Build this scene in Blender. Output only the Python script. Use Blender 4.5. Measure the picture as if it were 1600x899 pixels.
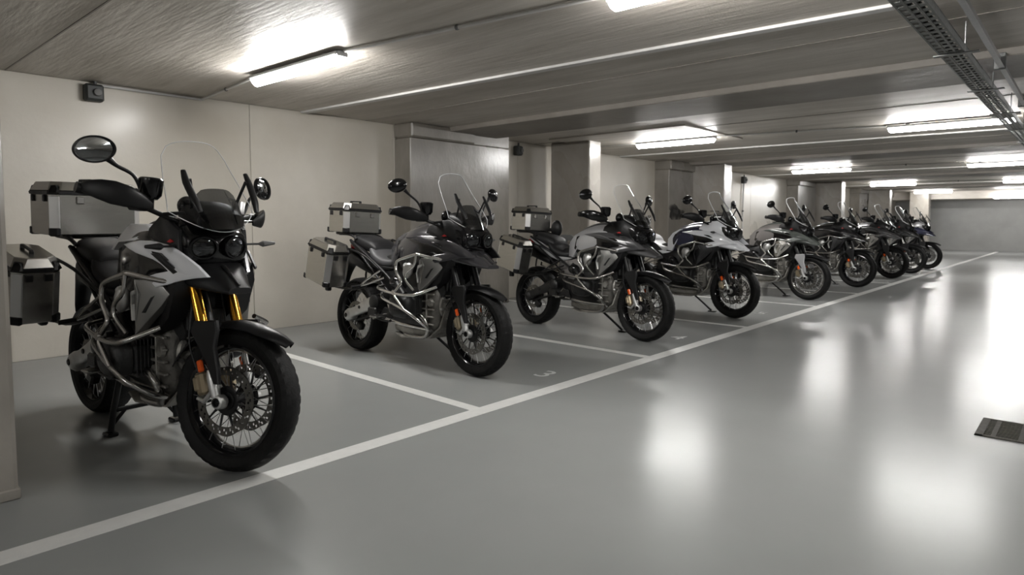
import bpy, math, random
from mathutils import Vector, Matrix

random.seed(7)
for _o in list(bpy.data.objects):
    bpy.data.objects.remove(_o)
SC = bpy.context.scene
COL = SC.collection
R = math.radians

# ------------------------------------------------------------------ camera, world, exposure
CAM_H = 1.22
F_PX = 1020.0
PITCH = math.atan(66 / F_PX)
HEAD = math.atan(910 * math.cos(PITCH) / F_PX)      # angle from the row direction (+X) to the view direction
cam_d = bpy.data.cameras.new('camera')
cam = bpy.data.objects.new('camera', cam_d)
COL.objects.link(cam)
cam_d.sensor_width = 36.0
cam_d.lens = F_PX / 1600 * 36.0
cam_d.shift_y = -35.5 / 1600
cam_d.clip_start = 0.05
cam_d.dof.use_dof = True
cam_d.dof.focus_distance = 4.3
cam_d.dof.aperture_fstop = 3.2
cam.location = (0, 0, CAM_H)
cam.rotation_euler = (R(90) - PITCH, 0, HEAD - R(90))
SC.camera = cam

world = bpy.data.worlds.new('world')
SC.world = world
world.use_nodes = True
world.node_tree.nodes['Background'].inputs[0].default_value = (0.5, 0.5, 0.52, 1)
world.node_tree.nodes['Background'].inputs[1].default_value = 0.02
SC.view_settings.view_transform = 'Standard'
SC.view_settings.look = 'None'
SC.view_settings.exposure = 0.0
SC.view_settings.gamma = 1.0
SC.cycles.max_bounces = 7
SC.cycles.diffuse_bounces = 4
SC.cycles.glossy_bounces = 3
SC.cycles.transparent_max_bounces = 10
SC.cycles.sample_clamp_indirect = 6.0
LAMP = 128.0        # strength of the tube lamps

# ------------------------------------------------------------------ materials
MATS = {}


def mat(name, color=(0.5, 0.5, 0.5), rough=0.5, metal=0.0, coat=0.0, noise=0.0, nscale=8.0, bump=0.0,
        bscale=40.0, rvar=0.0, stretch=None, color2=None, spec=0.5):
    if name in MATS:
        return MATS[name]
    m = bpy.data.materials.new(name)
    m.use_nodes = True
    nt = m.node_tree
    b = nt.nodes['Principled BSDF']
    b.inputs['Base Color'].default_value = (*color, 1)
    b.inputs['Roughness'].default_value = rough
    b.inputs['Metallic'].default_value = metal
    b.inputs['Coat Weight'].default_value = coat
    b.inputs['Coat Roughness'].default_value = 0.05
    b.inputs['Specular IOR Level'].default_value = spec
    tc = nt.nodes.new('ShaderNodeTexCoord')
    src = tc.outputs['Object']
    if stretch:
        mp = nt.nodes.new('ShaderNodeMapping')
        mp.inputs['Scale'].default_value = stretch
        nt.links.new(src, mp.inputs[0])
        src = mp.outputs[0]
    if noise > 0 or color2 or rvar > 0:
        n = nt.nodes.new('ShaderNodeTexNoise')
        n.inputs['Scale'].default_value = nscale
        n.inputs['Detail'].default_value = 6
        n.inputs['Roughness'].default_value = 0.6
        nt.links.new(src, n.inputs['Vector'])
        if noise > 0 or color2:
            rp = nt.nodes.new('ShaderNodeValToRGB')
            rp.color_ramp.elements[0].position = 0.3
            rp.color_ramp.elements[1].position = 0.72
            c2 = color2 or tuple(min(1, c * (1 + noise)) for c in color)
            c1 = color if color2 else tuple(c * (1 - noise) for c in color)
            rp.color_ramp.elements[0].color = (*c1, 1)
            rp.color_ramp.elements[1].color = (*c2, 1)
            nt.links.new(n.outputs['Fac'], rp.inputs[0])
            nt.links.new(rp.outputs[0], b.inputs['Base Color'])
        if rvar > 0:
            mr = nt.nodes.new('ShaderNodeMapRange')
            mr.inputs['From Min'].default_value = 0.3
            mr.inputs['From Max'].default_value = 0.7
            mr.inputs['To Min'].default_value = max(0.02, rough - rvar)
            mr.inputs['To Max'].default_value = min(1, rough + rvar)
            nt.links.new(n.outputs['Fac'], mr.inputs['Value'])
            nt.links.new(mr.outputs[0], b.inputs['Roughness'])
    if bump > 0:
        n2 = nt.nodes.new('ShaderNodeTexNoise')
        n2.inputs['Scale'].default_value = bscale
        n2.inputs['Detail'].default_value = 5
        nt.links.new(src, n2.inputs['Vector'])
        bp = nt.nodes.new('ShaderNodeBump')
        bp.inputs['Strength'].default_value = bump
        bp.inputs['Distance'].default_value = 0.01
        nt.links.new(n2.outputs['Fac'], bp.inputs['Height'])
        nt.links.new(bp.outputs[0], b.inputs['Normal'])
    MATS[name] = m
    return m


def emit(name, color, strength):
    m = bpy.data.materials.new(name)
    m.use_nodes = True
    nt = m.node_tree
    nt.nodes.remove(nt.nodes['Principled BSDF'])
    e = nt.nodes.new('ShaderNodeEmission')
    e.inputs[0].default_value = (*color, 1)
    e.inputs[1].default_value = strength
    nt.links.new(e.outputs[0], nt.nodes['Material Output'].inputs[0])
    MATS[name] = m
    return m


def clear(name, tint, gloss_rough=0.03, mixmin=0.0, glossmul=1.0):
    """thin clear plastic: see-through with Fresnel reflections"""
    m = bpy.data.materials.new(name)
    m.use_nodes = True
    nt = m.node_tree
    nt.nodes.remove(nt.nodes['Principled BSDF'])
    t = nt.nodes.new('ShaderNodeBsdfTransparent')
    t.inputs[0].default_value = (*tint, 1)
    g = nt.nodes.new('ShaderNodeBsdfGlossy')
    g.inputs['Roughness'].default_value = gloss_rough
    g.inputs[0].default_value = (0.9, 0.92, 0.95, 1)
    fr = nt.nodes.new('ShaderNodeFresnel')
    fr.inputs[0].default_value = 1.45
    ml = nt.nodes.new('ShaderNodeMath')
    ml.operation = 'MULTIPLY_ADD'
    ml.inputs[1].default_value = glossmul
    ml.inputs[2].default_value = mixmin
    nt.links.new(fr.outputs[0], ml.inputs[0])
    mx = nt.nodes.new('ShaderNodeMixShader')
    nt.links.new(ml.outputs[0], mx.inputs[0])
    nt.links.new(t.outputs[0], mx.inputs[1])
    nt.links.new(g.outputs[0], mx.inputs[2])
    nt.links.new(mx.outputs[0], nt.nodes['Material Output'].inputs[0])
    MATS[name] = m
    return m


def concrete(name, c1, c2, rough, bump=0.25, stretch=(1, 1, 1), scale=1.2, blotch=(0.2, 0.19, 0.17), amount=0.35,
             rvar=0.12, bscale=9.0, coat=0.0, soft=False, spec=0.5):
    m = bpy.data.materials.new(name)
    m.use_nodes = True
    nt = m.node_tree
    b = nt.nodes['Principled BSDF']
    tc = nt.nodes.new('ShaderNodeTexCoord')
    mp = nt.nodes.new('ShaderNodeMapping')
    mp.inputs['Scale'].default_value = stretch
    nt.links.new(tc.outputs['Object'], mp.inputs[0])
    n1 = nt.nodes.new('ShaderNodeTexNoise')
    n1.inputs['Scale'].default_value = scale
    n1.inputs['Detail'].default_value = 8
    n1.inputs['Roughness'].default_value = 0.62
    nt.links.new(mp.outputs[0], n1.inputs['Vector'])
    r1 = nt.nodes.new('ShaderNodeValToRGB')
    r1.color_ramp.elements[0].position = 0.32
    r1.color_ramp.elements[1].position = 0.7
    r1.color_ramp.elements[0].color = (*c1, 1)
    r1.color_ramp.elements[1].color = (*c2, 1)
    nt.links.new(n1.outputs['Fac'], r1.inputs[0])
    n2 = nt.nodes.new('ShaderNodeTexNoise')
    n2.inputs['Scale'].default_value = scale * 0.35
    n2.inputs['Detail'].default_value = 1.5 if soft else 5
    n2.inputs['Distortion'].default_value = 0.0 if soft else 0.6
    nt.links.new(tc.outputs['Object'], n2.inputs['Vector'])
    r2 = nt.nodes.new('ShaderNodeValToRGB')
    r2.color_ramp.elements[0].position = 0.3 if soft else 0.48
    r2.color_ramp.elements[1].position = 0.75 if soft else 0.68
    r2.color_ramp.elements[0].color = (0, 0, 0, 1)
    r2.color_ramp.elements[1].color = (amount, amount, amount, 1)
    nt.links.new(n2.outputs['Fac'], r2.inputs[0])
    mx = nt.nodes.new('ShaderNodeMixRGB')
    mx.inputs[2].default_value = (*blotch, 1)
    nt.links.new(r2.outputs[0], mx.inputs[0])
    nt.links.new(r1.outputs[0], mx.inputs[1])
    nt.links.new(mx.outputs[0], b.inputs['Base Color'])
    mr = nt.nodes.new('ShaderNodeMapRange')
    mr.inputs['From Min'].default_value = 0.15
    mr.inputs['From Max'].default_value = 0.85
    mr.interpolation_type = 'SMOOTHSTEP'
    mr.inputs['To Min'].default_value = max(0.05, rough - rvar)
    mr.inputs['To Max'].default_value = rough + rvar
    nt.links.new(n2.outputs['Fac'], mr.inputs['Value'])
    nt.links.new(mr.outputs[0], b.inputs['Roughness'])
    n3 = nt.nodes.new('ShaderNodeTexNoise')
    n3.inputs['Scale'].default_value = bscale
    n3.inputs['Detail'].default_value = 8
    n3.inputs['Roughness'].default_value = 0.6
    nt.links.new(mp.outputs[0], n3.inputs['Vector'])
    bp = nt.nodes.new('ShaderNodeBump')
    bp.inputs['Strength'].default_value = bump
    bp.inputs['Distance'].default_value = 0.02
    nt.links.new(n3.outputs['Fac'], bp.inputs['Height'])
    nt.links.new(bp.outputs[0], b.inputs['Normal'])
    b.inputs['Coat Weight'].default_value = coat
    b.inputs['Specular IOR Level'].default_value = spec
    b.inputs['Coat Weight'].default_value = coat
    b.inputs['Coat Roughness'].default_value = 0.22
    MATS[name] = m
    return m


M_floor = concrete("grey epoxy floor", (0.242, 0.248, 0.244), (0.262, 0.268, 0.264), 0.235, bump=0.03, scale=1.0,
                   blotch=(0.225, 0.232, 0.227), amount=0.25, rvar=0.0, bscale=5.0, soft=True, spec=0.11)
M_line = mat('white line paint', (0.63, 0.63, 0.61), 0.4, noise=0.06, nscale=14)
M_num = mat('worn white number paint', (0.50, 0.51, 0.50), 0.4, noise=0.12, nscale=30)
M_wall = concrete('cream painted concrete', (0.53, 0.495, 0.435), (0.60, 0.565, 0.50), 0.36, bump=0.10, scale=1.6,
                  blotch=(0.49, 0.445, 0.365), amount=0.6, rvar=0.12, bscale=14, coat=0.35)
M_wallf = concrete('pale grey painted concrete', (0.30, 0.30, 0.29), (0.35, 0.35, 0.34), 0.5, bump=0.1, scale=1.6,
                   blotch=(0.25, 0.25, 0.24), amount=0.5)
M_pil = concrete('raw grey brown concrete', (0.25, 0.228, 0.20), (0.36, 0.335, 0.30), 0.34, bump=0.18, scale=2.2,
                 blotch=(0.15, 0.14, 0.125), amount=0.6, rvar=0.14, bscale=16, stretch=(1, 1, 0.5), coat=0.5)
M_ceil = concrete('board marked ceiling concrete', (0.41, 0.375, 0.33), (0.64, 0.60, 0.55), 0.5, bump=0.28, scale=1.3,
                  blotch=(0.41, 0.375, 0.335), amount=0.5, rvar=0.12, bscale=6, stretch=(4.0, 0.45, 1))
M_beam = concrete('beam concrete with painted shade', (0.20, 0.182, 0.158), (0.30, 0.275, 0.245), 0.5, bump=0.2, scale=1.3,
                  blotch=(0.18, 0.165, 0.145), amount=0.5, bscale=7)  # shade on the beam faces is put into this colour
M_conduit = mat('pale grey pvc', (0.60, 0.59, 0.575), 0.4, noise=0.06)
M_lamph = mat('light grey lamp housing', (0.45, 0.45, 0.46), 0.4)
M_tube = emit('lit lamp diffuser', (1.0, 0.985, 0.96), LAMP)
M_tray = mat('galvanised steel', (0.16, 0.165, 0.16), 0.45, 0.7, noise=0.25, nscale=30)
M_trayb = mat('bright galvanised steel', (0.34, 0.34, 0.345), 0.35, 0.8, noise=0.1, nscale=20)
M_box = mat('dark grey plastic box', (0.03, 0.033, 0.032), 0.5)
M_boxl = mat('mid grey plastic', (0.10, 0.10, 0.098), 0.5)
M_grate = mat('cast iron grate', (0.045, 0.042, 0.034), 0.65, 0.0, noise=0.3, nscale=30, spec=0.2)
M_pit_shade = mat('drain pit black', (0.004, 0.004, 0.004), 0.9)

M_black = mat('matt black plastic', (0.007, 0.007, 0.0075), 0.42, rvar=0.08, nscale=20, spec=0.32)
M_gblack = mat('gloss black plastic', (0.004, 0.004, 0.0045), 0.14, spec=0.5)
M_frame = mat('black frame enamel', (0.006, 0.006, 0.0065), 0.35, spec=0.35)
M_rubber = mat('tyre rubber', (0.0055, 0.0055, 0.0055), 0.6, noise=0.3, nscale=25, bump=0.25, bscale=70, spec=0.22)
M_seat = mat('black seat vinyl', (0.010, 0.010, 0.011), 0.5, bump=0.15, bscale=220, spec=0.35)
M_seatg = mat('grey seat vinyl', (0.055, 0.055, 0.058), 0.45, bump=0.15, bscale=220)
M_seatw = mat('white seat vinyl', (0.50, 0.50, 0.51), 0.45, bump=0.1, bscale=220)
M_steel = mat('polished steel tube', (0.74, 0.73, 0.71), 0.2, 1.0)
M_steeld = mat('dull steel tube', (0.42, 0.41, 0.395), 0.26, 1.0)
M_spoke = mat('steel wire spoke', (0.5, 0.5, 0.5), 0.3, 1.0)
M_cast = mat('cast aluminium', (0.62, 0.62, 0.61), 0.42, 0.85, noise=0.12, nscale=14, bump=0.1, bscale=120)
M_castd = mat('dirty engine casting', (0.30, 0.29, 0.265), 0.5, 0.6, noise=0.3, nscale=18, bump=0.2, bscale=90)
M_castm = mat('grimy engine casting', (0.11, 0.105, 0.095), 0.5, 0.6, noise=0.4, nscale=16, bump=0.3, bscale=60)
M_rad = mat('satin aluminium cover', (0.27, 0.265, 0.255), 0.36, 0.9, rvar=0.08, nscale=10)
M_castk = mat('dark engine casting', (0.014, 0.014, 0.014), 0.42, 0.3, noise=0.2, nscale=18, bump=0.2, bscale=90)
M_disc = mat('brake disc steel', (0.20, 0.195, 0.18), 0.32, 1.0)
M_gold = mat('gold anodised fork', (0.80, 0.38, 0.045), 0.16, 1.0)
M_goldl = mat('pale gold clamp', (0.78, 0.55, 0.22), 0.25, 1.0)
M_bronze = mat('bronze caliper', (0.35, 0.29, 0.2), 0.4, 0.8)
M_alu = mat('brushed aluminium case', (0.50, 0.485, 0.455), 0.21, 0.95, noise=0.06, nscale=6, bump=0.03, bscale=160,
            stretch=(1, 1, 8))
M_alul = mat('bright aluminium corner', (0.74, 0.73, 0.72), 0.3, 0.9)
M_orange = mat('orange reflector', (0.75, 0.10, 0.01), 0.25)
M_red = mat('red emblem', (0.5, 0.02, 0.02), 0.4)
M_lens = clear('headlight lens', (0.86, 0.88, 0.9), 0.02, 0.03, 1.1)
M_reflect = mat('headlight reflector', (0.8, 0.82, 0.85), 0.08, 1.0, bump=0.25, bscale=30)
M_lens_dark = mat('headlight bowl black', (0.02, 0.02, 0.022), 0.15, 0.3)
M_screen = clear('clear windscreen', (0.955, 0.96, 0.965), 0.03, 0.0, 0.75)
M_edge_glint = mat('painted edge highlight', (0.72, 0.73, 0.74), 0.12)  # pale colour stands in for light caught along the screen rim
M_smoke = clear('smoked inner screen', (0.16, 0.165, 0.17), 0.08, 0.05, 1.2)
M_mirror = mat('mirror glass', (0.55, 0.57, 0.58), 0.03, 1.0)
M_tread = M_rubber


def paint(name, c, rough=0.22, metal=0.0, coat=0.6):
    return mat('paint ' + name, c, rough, metal, coat)


# ------------------------------------------------------------------ geometry collector
class G:
    def __init__(self):
        self.v = []
        self.f = []

    def add(self, vs, fs):
        n = len(self.v)
        self.v += [tuple(p) for p in vs]
        self.f += [tuple(i + n for i in f) for f in fs]
        return self

    def box(self, x0, x1, y0, y1, z0, z1, b=0.0, m=None):
        x0, x1 = min(x0, x1), max(x0, x1)
        y0, y1 = min(y0, y1), max(y0, y1)
        z0, z1 = min(z0, z1), max(z0, z1)
        if b <= 0:
            vs = [(x, y, z) for x in (x0, x1) for y in (y0, y1) for z in (z0, z1)]
            fs = [(0, 1, 3, 2), (4, 6, 7, 5), (0, 4, 5, 1), (2, 3, 7, 6), (0, 2, 6, 4), (1, 5, 7, 3)]
        else:
            b = min(b, (x1 - x0) * .45, (y1 - y0) * .45, (z1 - z0) * .45)
            vs = []
            idx = {}
            for ix, (x, sx) in enumerate(((x0, 1), (x1, -1))):
                for iy, (y, sy) in enumerate(((y0, 1), (y1, -1))):
                    for iz, (z, sz) in enumerate(((z0, 1), (z1, -1))):
                        for a in range(3):
                            p = [x + sx * b, y + sy * b, z + sz * b]
                            p[a] = (x, y, z)[a]
                            idx[ix, iy, iz, a] = len(vs)
                            vs.append(p)
            fs = []
            I = idx
            for s in (0, 1):
                fs.append([I[s, 0, 0, 0], I[s, 1, 0, 0], I[s, 1, 1, 0], I[s, 0, 1, 0]])
                fs.append([I[0, s, 0, 1], I[1, s, 0, 1], I[1, s, 1, 1], I[0, s, 1, 1]])
                fs.append([I[0, 0, s, 2], I[1, 0, s, 2], I[1, 1, s, 2], I[0, 1, s, 2]])
            for s in (0, 1):
                for t in (0, 1):
                    fs.append([I[s, t, 0, 0], I[s, t, 1, 0], I[s, t, 1, 1], I[s, t, 0, 1]])
                    fs.append([I[s, 0, t, 0], I[s, 1, t, 0], I[s, 1, t, 2], I[s, 0, t, 2]])
                    fs.append([I[0, s, t, 1], I[1, s, t, 1], I[1, s, t, 2], I[0, s, t, 2]])
            for ix in (0, 1):
                for iy in (0, 1):
                    for iz in (0, 1):
                        fs.append([I[ix, iy, iz, 0], I[ix, iy, iz, 1], I[ix, iy, iz, 2]])
        if m is not None:
            vs = [m @ Vector(p) for p in vs]
        return self.add(vs, fs)

    def tube(self, pts, r, n=8, smooth=0, flat=None, cap=True):
        """pts: centre line; r: radius or list; flat: (a, b) scale of the two cross axes"""
        pts = [Vector(p) for p in pts]
        rs = list(r) if isinstance(r, (list, tuple)) else [r] * len(pts)
        if smooth:
            pts, rs = catmull(pts, rs, smooth)
        rings = []
        prev = None
        for i, p in enumerate(pts):
            if i == 0:
                t = pts[1] - pts[0]
            elif i == len(pts) - 1:
                t = pts[-1] - pts[-2]
            else:
                t = (pts[i + 1] - p).normalized() + (p - pts[i - 1]).normalized()
            t.normalize()
            if prev is None:
                a = Vector((0, 0, 1)) if abs(t.z) < 0.9 else Vector((0, 1, 0))
            else:
                a = prev
            a = (a - t * a.dot(t)).normalized()
            prev = a
            b = t.cross(a)
            fa, fb = flat or (1, 1)
            rings.append([p + (a * math.cos(2 * math.pi * k / n) * fa + b * math.sin(2 * math.pi * k / n) * fb) * rs[i]
                          for k in range(n)])
        return self.loft(rings, cap)

    def loft(self, rings, cap=True, closed=False):
        n = len(rings[0])
        vs = [p for rg in rings for p in rg]
        fs = []
        m = len(rings)
        for i in range(m if closed else m - 1):
            j = (i + 1) % m
            for k in range(n):
                l = (k + 1) % n
                fs.append((i * n + k, i * n + l, j * n + l, j * n + k))
        if cap and not closed:
            fs.append(tuple(range(n - 1, -1, -1)))
            fs.append(tuple((m - 1) * n + k for k in range(n)))
        return self.add(vs, fs)

    def lathe(self, prof, c=(0, 0, 0), axis='y', n=32, cap=False, closed=False, mod=None):
        """prof: (radius, offset along axis)"""
        rings = []
        for j in range(n):
            a = 2 * math.pi * j / n
            rg = []
            for i, (r, h) in enumerate(prof):
                if mod:
                    r = mod(r, i, j)
                if axis == 'y':
                    rg.append((c[0] + r * math.cos(a), c[1] + h, c[2] + r * math.sin(a)))
                elif axis == 'x':
                    rg.append((c[0] + h, c[1] + r * math.cos(a), c[2] + r * math.sin(a)))
                else:
                    rg.append((c[0] + r * math.cos(a), c[1] + r * math.sin(a), c[2] + h))
            rings.append(rg)
        m = len(prof)
        vs = [p for rg in rings for p in rg]
        fs = []
        for j in range(n):
            k = (j + 1) % n
            for i in range(m if closed else m - 1):
                l = (i + 1) % m
                fs.append((j * m + i, j * m + l, k * m + l, k * m + i))
        if cap:
            fs.append(tuple(j * m for j in range(n)))
            fs.append(tuple(j * m + m - 1 for j in range(n - 1, -1, -1)))
        return self.add(vs, fs)

    def plate(self, poly, yf, t=0.015, bev=0.006, side=-1, inset=0.94):
        """shaped panel in the bike's side plane. poly: (x, z) ring; yf(x, z): outer distance from the centre plane"""
        cx = sum(p[0] for p in poly) / len(poly)
        cz = sum(p[1] for p in poly) / len(poly)
        n = len(poly)

        def ring(off, sc):
            out = []
            for i, (x, z) in enumerate(poly):
                if sc < 1:
                    a = Vector(poly[i - 1])
                    b = Vector(poly[(i + 1) % n])
                    p = Vector((x, z))
                    d1 = (p - a).normalized()
                    d2 = (b - p).normalized()
                    nrm = Vector((-(d1 + d2).y, (d1 + d2).x))
                    if nrm.length > 1e-6:
                        nrm.normalize()
                    nrm *= self._sgn
                    x, z = x + nrm.x * bev, z + nrm.y * bev
                out.append((x, side * (yf(x, z) + off), z))
            return out
        area = sum(poly[i][0] * poly[(i + 1) % n][1] - poly[(i + 1) % n][0] * poly[i][1] for i in range(n))
        self._sgn = 1 if area > 0 else -1
        return self.loft([ring(-t, 1), ring(-bev * .6, 1), ring(0, .5)])

    def ell(self, c, rad, m=None, nu=16, nv=10):
        vs = []
        for i in range(nv + 1):
            th = math.pi * i / nv
            for j in range(nu):
                ph = 2 * math.pi * j / nu
                p = Vector((rad[0] * math.sin(th) * math.cos(ph), rad[1] * math.sin(th) * math.sin(ph), rad[2] * math.cos(th)))
                if m is not None:
                    p = m @ p
                vs.append(p + Vector(c))
        fs = []
        for i in range(nv):
            for j in range(nu):
                k = (j + 1) % nu
                if i == 0:
                    fs.append((0 * nu + j, (i + 1) * nu + j, (i + 1) * nu + k))
                elif i == nv - 1:
                    fs.append((i * nu + j, (i + 1) * nu + j, i * nu + k))
                else:
                    fs.append((i * nu + j, (i + 1) * nu + j, (i + 1) * nu + k, i * nu + k))
        return self.add(vs, fs)

    def map(self, fn):
        self.v = [tuple(fn(Vector(p))) for p in self.v]
        return self

    def mirrored(self):
        g = G()
        g.v = [(p[0], -p[1], p[2]) for p in self.v]
        g.f = [tuple(reversed(f)) for f in self.f]
        return g


def catmull(pts, rs, k):
    P, Q = [], []
    n = len(pts)
    for i in range(n - 1):
        p0, p1, p2, p3 = pts[max(i - 1, 0)], pts[i], pts[i + 1], pts[min(i + 2, n - 1)]
        for s in range(k):
            t = s / k
            P.append(0.5 * ((2 * p1) + (p2 - p0) * t + (2 * p0 - 5 * p1 + 4 * p2 - p3) * t * t + (3 * p1 - p0 - 3 * p2 + p3) * t ** 3))
            Q.append(rs[i] * (1 - t) + rs[i + 1] * t)
    P.append(pts[-1])
    Q.append(rs[-1])
    return P, Q


def sect(x, w, zb, zt, n=2.4, k=20, yo=0.0, wt=1.0):
    """superellipse cross-section; wt: width factor at the top"""
    out = []
    zm, h = (zb + zt) / 2, (zt - zb) / 2
    for i in range(k):
        a = 2 * math.pi * i / k
        c, s = math.cos(a), math.sin(a)
        ww = w * (1 + (wt - 1) * (s * .5 + .5))
        out.append((x, yo + ww * math.copysign(abs(c) ** (2 / n), c), zm + h * math.copysign(abs(s) ** (2 / n), s)))
    return out


def body(stations, n=2.4, k=20, sub=4):
    """stations: (x, half width, z bottom, z top[, width factor at the top])"""
    st = [Vector(s[:4] + ((s[4],) if len(s) > 4 else (1.0,))) for s in stations]
    P, _ = catmull(st, [0] * len(st), sub)
    g = G()
    g.loft([sect(p[0], p[1], p[2], p[3], n, k, 0, p[4]) for p in P])
    return g


def obj(name, g, m, parent=None, smooth=38, kind=None, label=None, loc=None):
    me = bpy.data.meshes.new(name)
    if loc:
        o3 = Vector(loc)
        vs = [tuple(Vector(p) - o3) for p in g.v]
    else:
        vs = g.v
    me.from_pydata(vs, [], g.f)
    me.validate()
    me.update()
    if smooth:
        me.shade_smooth()
        me.set_sharp_from_angle(angle=R(smooth))
    me.materials.append(m)
    o = bpy.data.objects.new(name, me)
    COL.objects.link(o)
    if loc:
        o.location = loc
    if parent is not None:
        o.parent = parent
    if kind:
        o['kind'] = kind
    if label:
        o['label'] = label
    return o


def fix_normals(o):
    import bmesh
    bm = bmesh.new()
    bm.from_mesh(o.data)
    bmesh.ops.recalc_face_normals(bm, faces=bm.faces)
    bm.to_mesh(o.data)
    bm.free()


def thing(name, label, cat, loc=(0, 0, 0), rot=(0, 0, 0), group=None):
    o = bpy.data.objects.new(name, None)
    COL.objects.link(o)
    o.empty_display_size = 0.1
    o.location = loc
    o.rotation_euler = rot
    return tag(o, label, cat, group)


def tag(o, label, cat, group=None):
    o['label'] = label
    o['category'] = cat
    if group:
        o['group'] = group
    return o


def struct(name, g, m, smooth=0, label=None):
    o = obj(name, g, m, None, smooth, 'structure', label)
    return o


# ------------------------------------------------------------------ the setting
ZC = 2.52
YW = 7.0
XE = 34.9
YR = -9.0
XB = -6.5
struct('floor', G().box(XB, XE + .3, YR, YW + .3, -0.3, 0), M_floor, label='glossy grey epoxy floor')
ceiling = struct('ceiling', G().box(XB, XE + .3, YR, YW + .3, ZC, ZC + 0.3), M_ceil, label='board-marked concrete ceiling')
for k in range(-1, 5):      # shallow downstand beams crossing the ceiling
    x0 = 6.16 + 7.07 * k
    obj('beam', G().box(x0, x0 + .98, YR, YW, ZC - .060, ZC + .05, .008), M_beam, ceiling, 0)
for k in range(-1, 5):
    for xj in (1.35, 5.05):
        obj('formwork_joint', G().box(xj + 7.07 * k, xj + 7.07 * k + .012, YR, YW, ZC - .004, ZC + .02), M_beam, ceiling, 0)
obj('soffit', G().box(32.6, XE + .1, YR, YW, 2.2, ZC + .05, .01), M_ceil, ceiling, 0)
# narrow recess between ceiling fields: slightly lower plate next to the second bay of lamps
obj('ceiling_patch', G().box(8.05, 9.95, 4.1, 6.4, ZC - .018, ZC + .02, .004), M_ceil, ceiling, 0)

wall = struct('wall_left', G().box(XB, XE + .3, YW + .02, YW + .3, 0, ZC), M_wallf, label='cream painted concrete wall')
px = [XB, -4.0, -1.5, 1.3, 3.515, 5.5, 8.0, 10.2, 12.4, 15.0, 17.6, 20.3, 22.6, 25.0, 27.0, 29.4, 32.0, XE]
for i in range(len(px) - 1):
    obj('wall_panel', G().box(px[i] + .003, px[i + 1] - .003, YW, YW + .05, 0.0, ZC - .002, .003), M_wall, wall, 0)
struct('wall_right', G().box(XB, XE + .3, YR - .3, YR, 0, ZC), M_wallf)
struct('wall_front', G().box(XE, XE + .3, YR, YW, 0, ZC), M_wallf, label='plain grey end wall of the garage')
struct('wall_back', G().box(XB - .3, XB, YR, YW, 0, ZC), M_wallf)


def pilaster(x0, x1, lab, depth=.34):
    p = obj('pilaster', G().box(x0, x1, YW - depth, YW - .001, 0, ZC - .19, .012), M_pil2, wall, 0, label=lab)
    obj('haunch', G().box(x0 - .012, x0 + min(1.15, x1 - x0), YW - depth - .05, YW - .001, ZC - .19, ZC - .001, .02), M_pil2, p, 0)
    obj('upper_shaft', G().box(x0 + 1.15, x1, YW - depth, YW - .001, ZC - .19, ZC - .001, .01), M_pil2, p, 0)
    return p


M_pil2 = concrete('brownish pilaster concrete', (0.17, 0.152, 0.13), (0.26, 0.24, 0.21), 0.36, bump=0.3, scale=2.2,
                  blotch=(0.13, 0.118, 0.10), amount=0.6, rvar=0.16, bscale=12, stretch=(1, 1, 0.5), coat=0.3)
pilaster(5.5, 7.42, 'raw concrete pilaster, darker than the cream wall')
pilaster(12.4, 14.3, 'raw concrete pilaster with a dark smudge')
pilaster(20.35, 22.0, 'raw concrete pilaster')
pilaster(27.2, 29.0, 'raw concrete pilaster')
pilaster(31.8, 33.3, 'raw concrete pilaster')
obj('pilaster', G().box(-.9, 1.3, YW - .03, YW - .001, 0, ZC - .001, .005), M_pil, wall, 0)


def column(x0, x1, y0, y1, lab):
    c = thing('column', lab, 'column', ((x0 + x1) / 2, (y0 + y1) / 2, 0), group='free-standing concrete columns')
    w, d = (x1 - x0) / 2, (y1 - y0) / 2
    obj('column_shaft', G().box(-w, w, -d, d, 0, ZC, .018), M_pil, c, 0)
    obj('column_foot', G().box(-w - .006, w + .006, -d - .006, d + .006, 0, .05, .006), M_pil, c, 0)


column(.08, .655, 3.50, 4.15, 'dark concrete column cut by the left edge of the picture')
column(8.50, 8.83, 5.95, 6.72, 'concrete column behind the silver and black motorcycle')
column(13.5, 13.90, 5.95, 6.7, 'second free-standing concrete column, beyond the white-seated motorcycle')
column(22.2, 22.6, 5.95, 6.75, 'third free-standing concrete column, above the black motorcycle')
column(28.4, 28.75, 5.9, 6.65, 'fourth free-standing concrete column, small in the distance')
column(32.0, 32.5, 5.2, 5.9, 'last concrete column, before the end wall')

# painted markings
def quad(pts, z=0.0022):
    g = G()
    g.add([(x, y, 0.0003) for x, y in pts] + [(x, y, z) for x, y in pts],
          [(3, 2, 1, 0), (4, 5, 6, 7), (0, 1, 5, 4), (1, 2, 6, 5), (2, 3, 7, 6), (3, 0, 4, 7)])
    return g


tag(obj('lane_line', quad([(XB, 2.845), (33.6, 2.91), (33.6, 3.03), (XB, 2.965)]), M_line, None, 0),
    'long white painted line along the fronts of all parking bays', 'floor marking')
bays = [(2.98, 'white line between the first and second motorcycle'),
        (5.20, 'white line between the second and third motorcycle'),
        (7.46, 'white line between the third and fourth motorcycle'),
        (10.02, 'white line between the white-seated and the grey motorcycle with top case'),
        (12.3, 'white bay line behind the fifth motorcycle'),
        (14.8, 'white bay line behind the sixth motorcycle'),
        (17.2, 'white bay line behind the seventh motorcycle'),
        (19.2, 'white bay line behind the eighth motorcycle'),
        ]
for x, lab in bays:
    s = .035
    tag(obj('bay_line', quad([(x - .045, 2.97), (x + .045, 2.97), (x + .045 + s * 4, 6.98), (x - .045 + s * 4, 6.98)], .0020), M_line, None, 0),
        lab, 'floor marking', 'bay divider lines')


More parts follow.
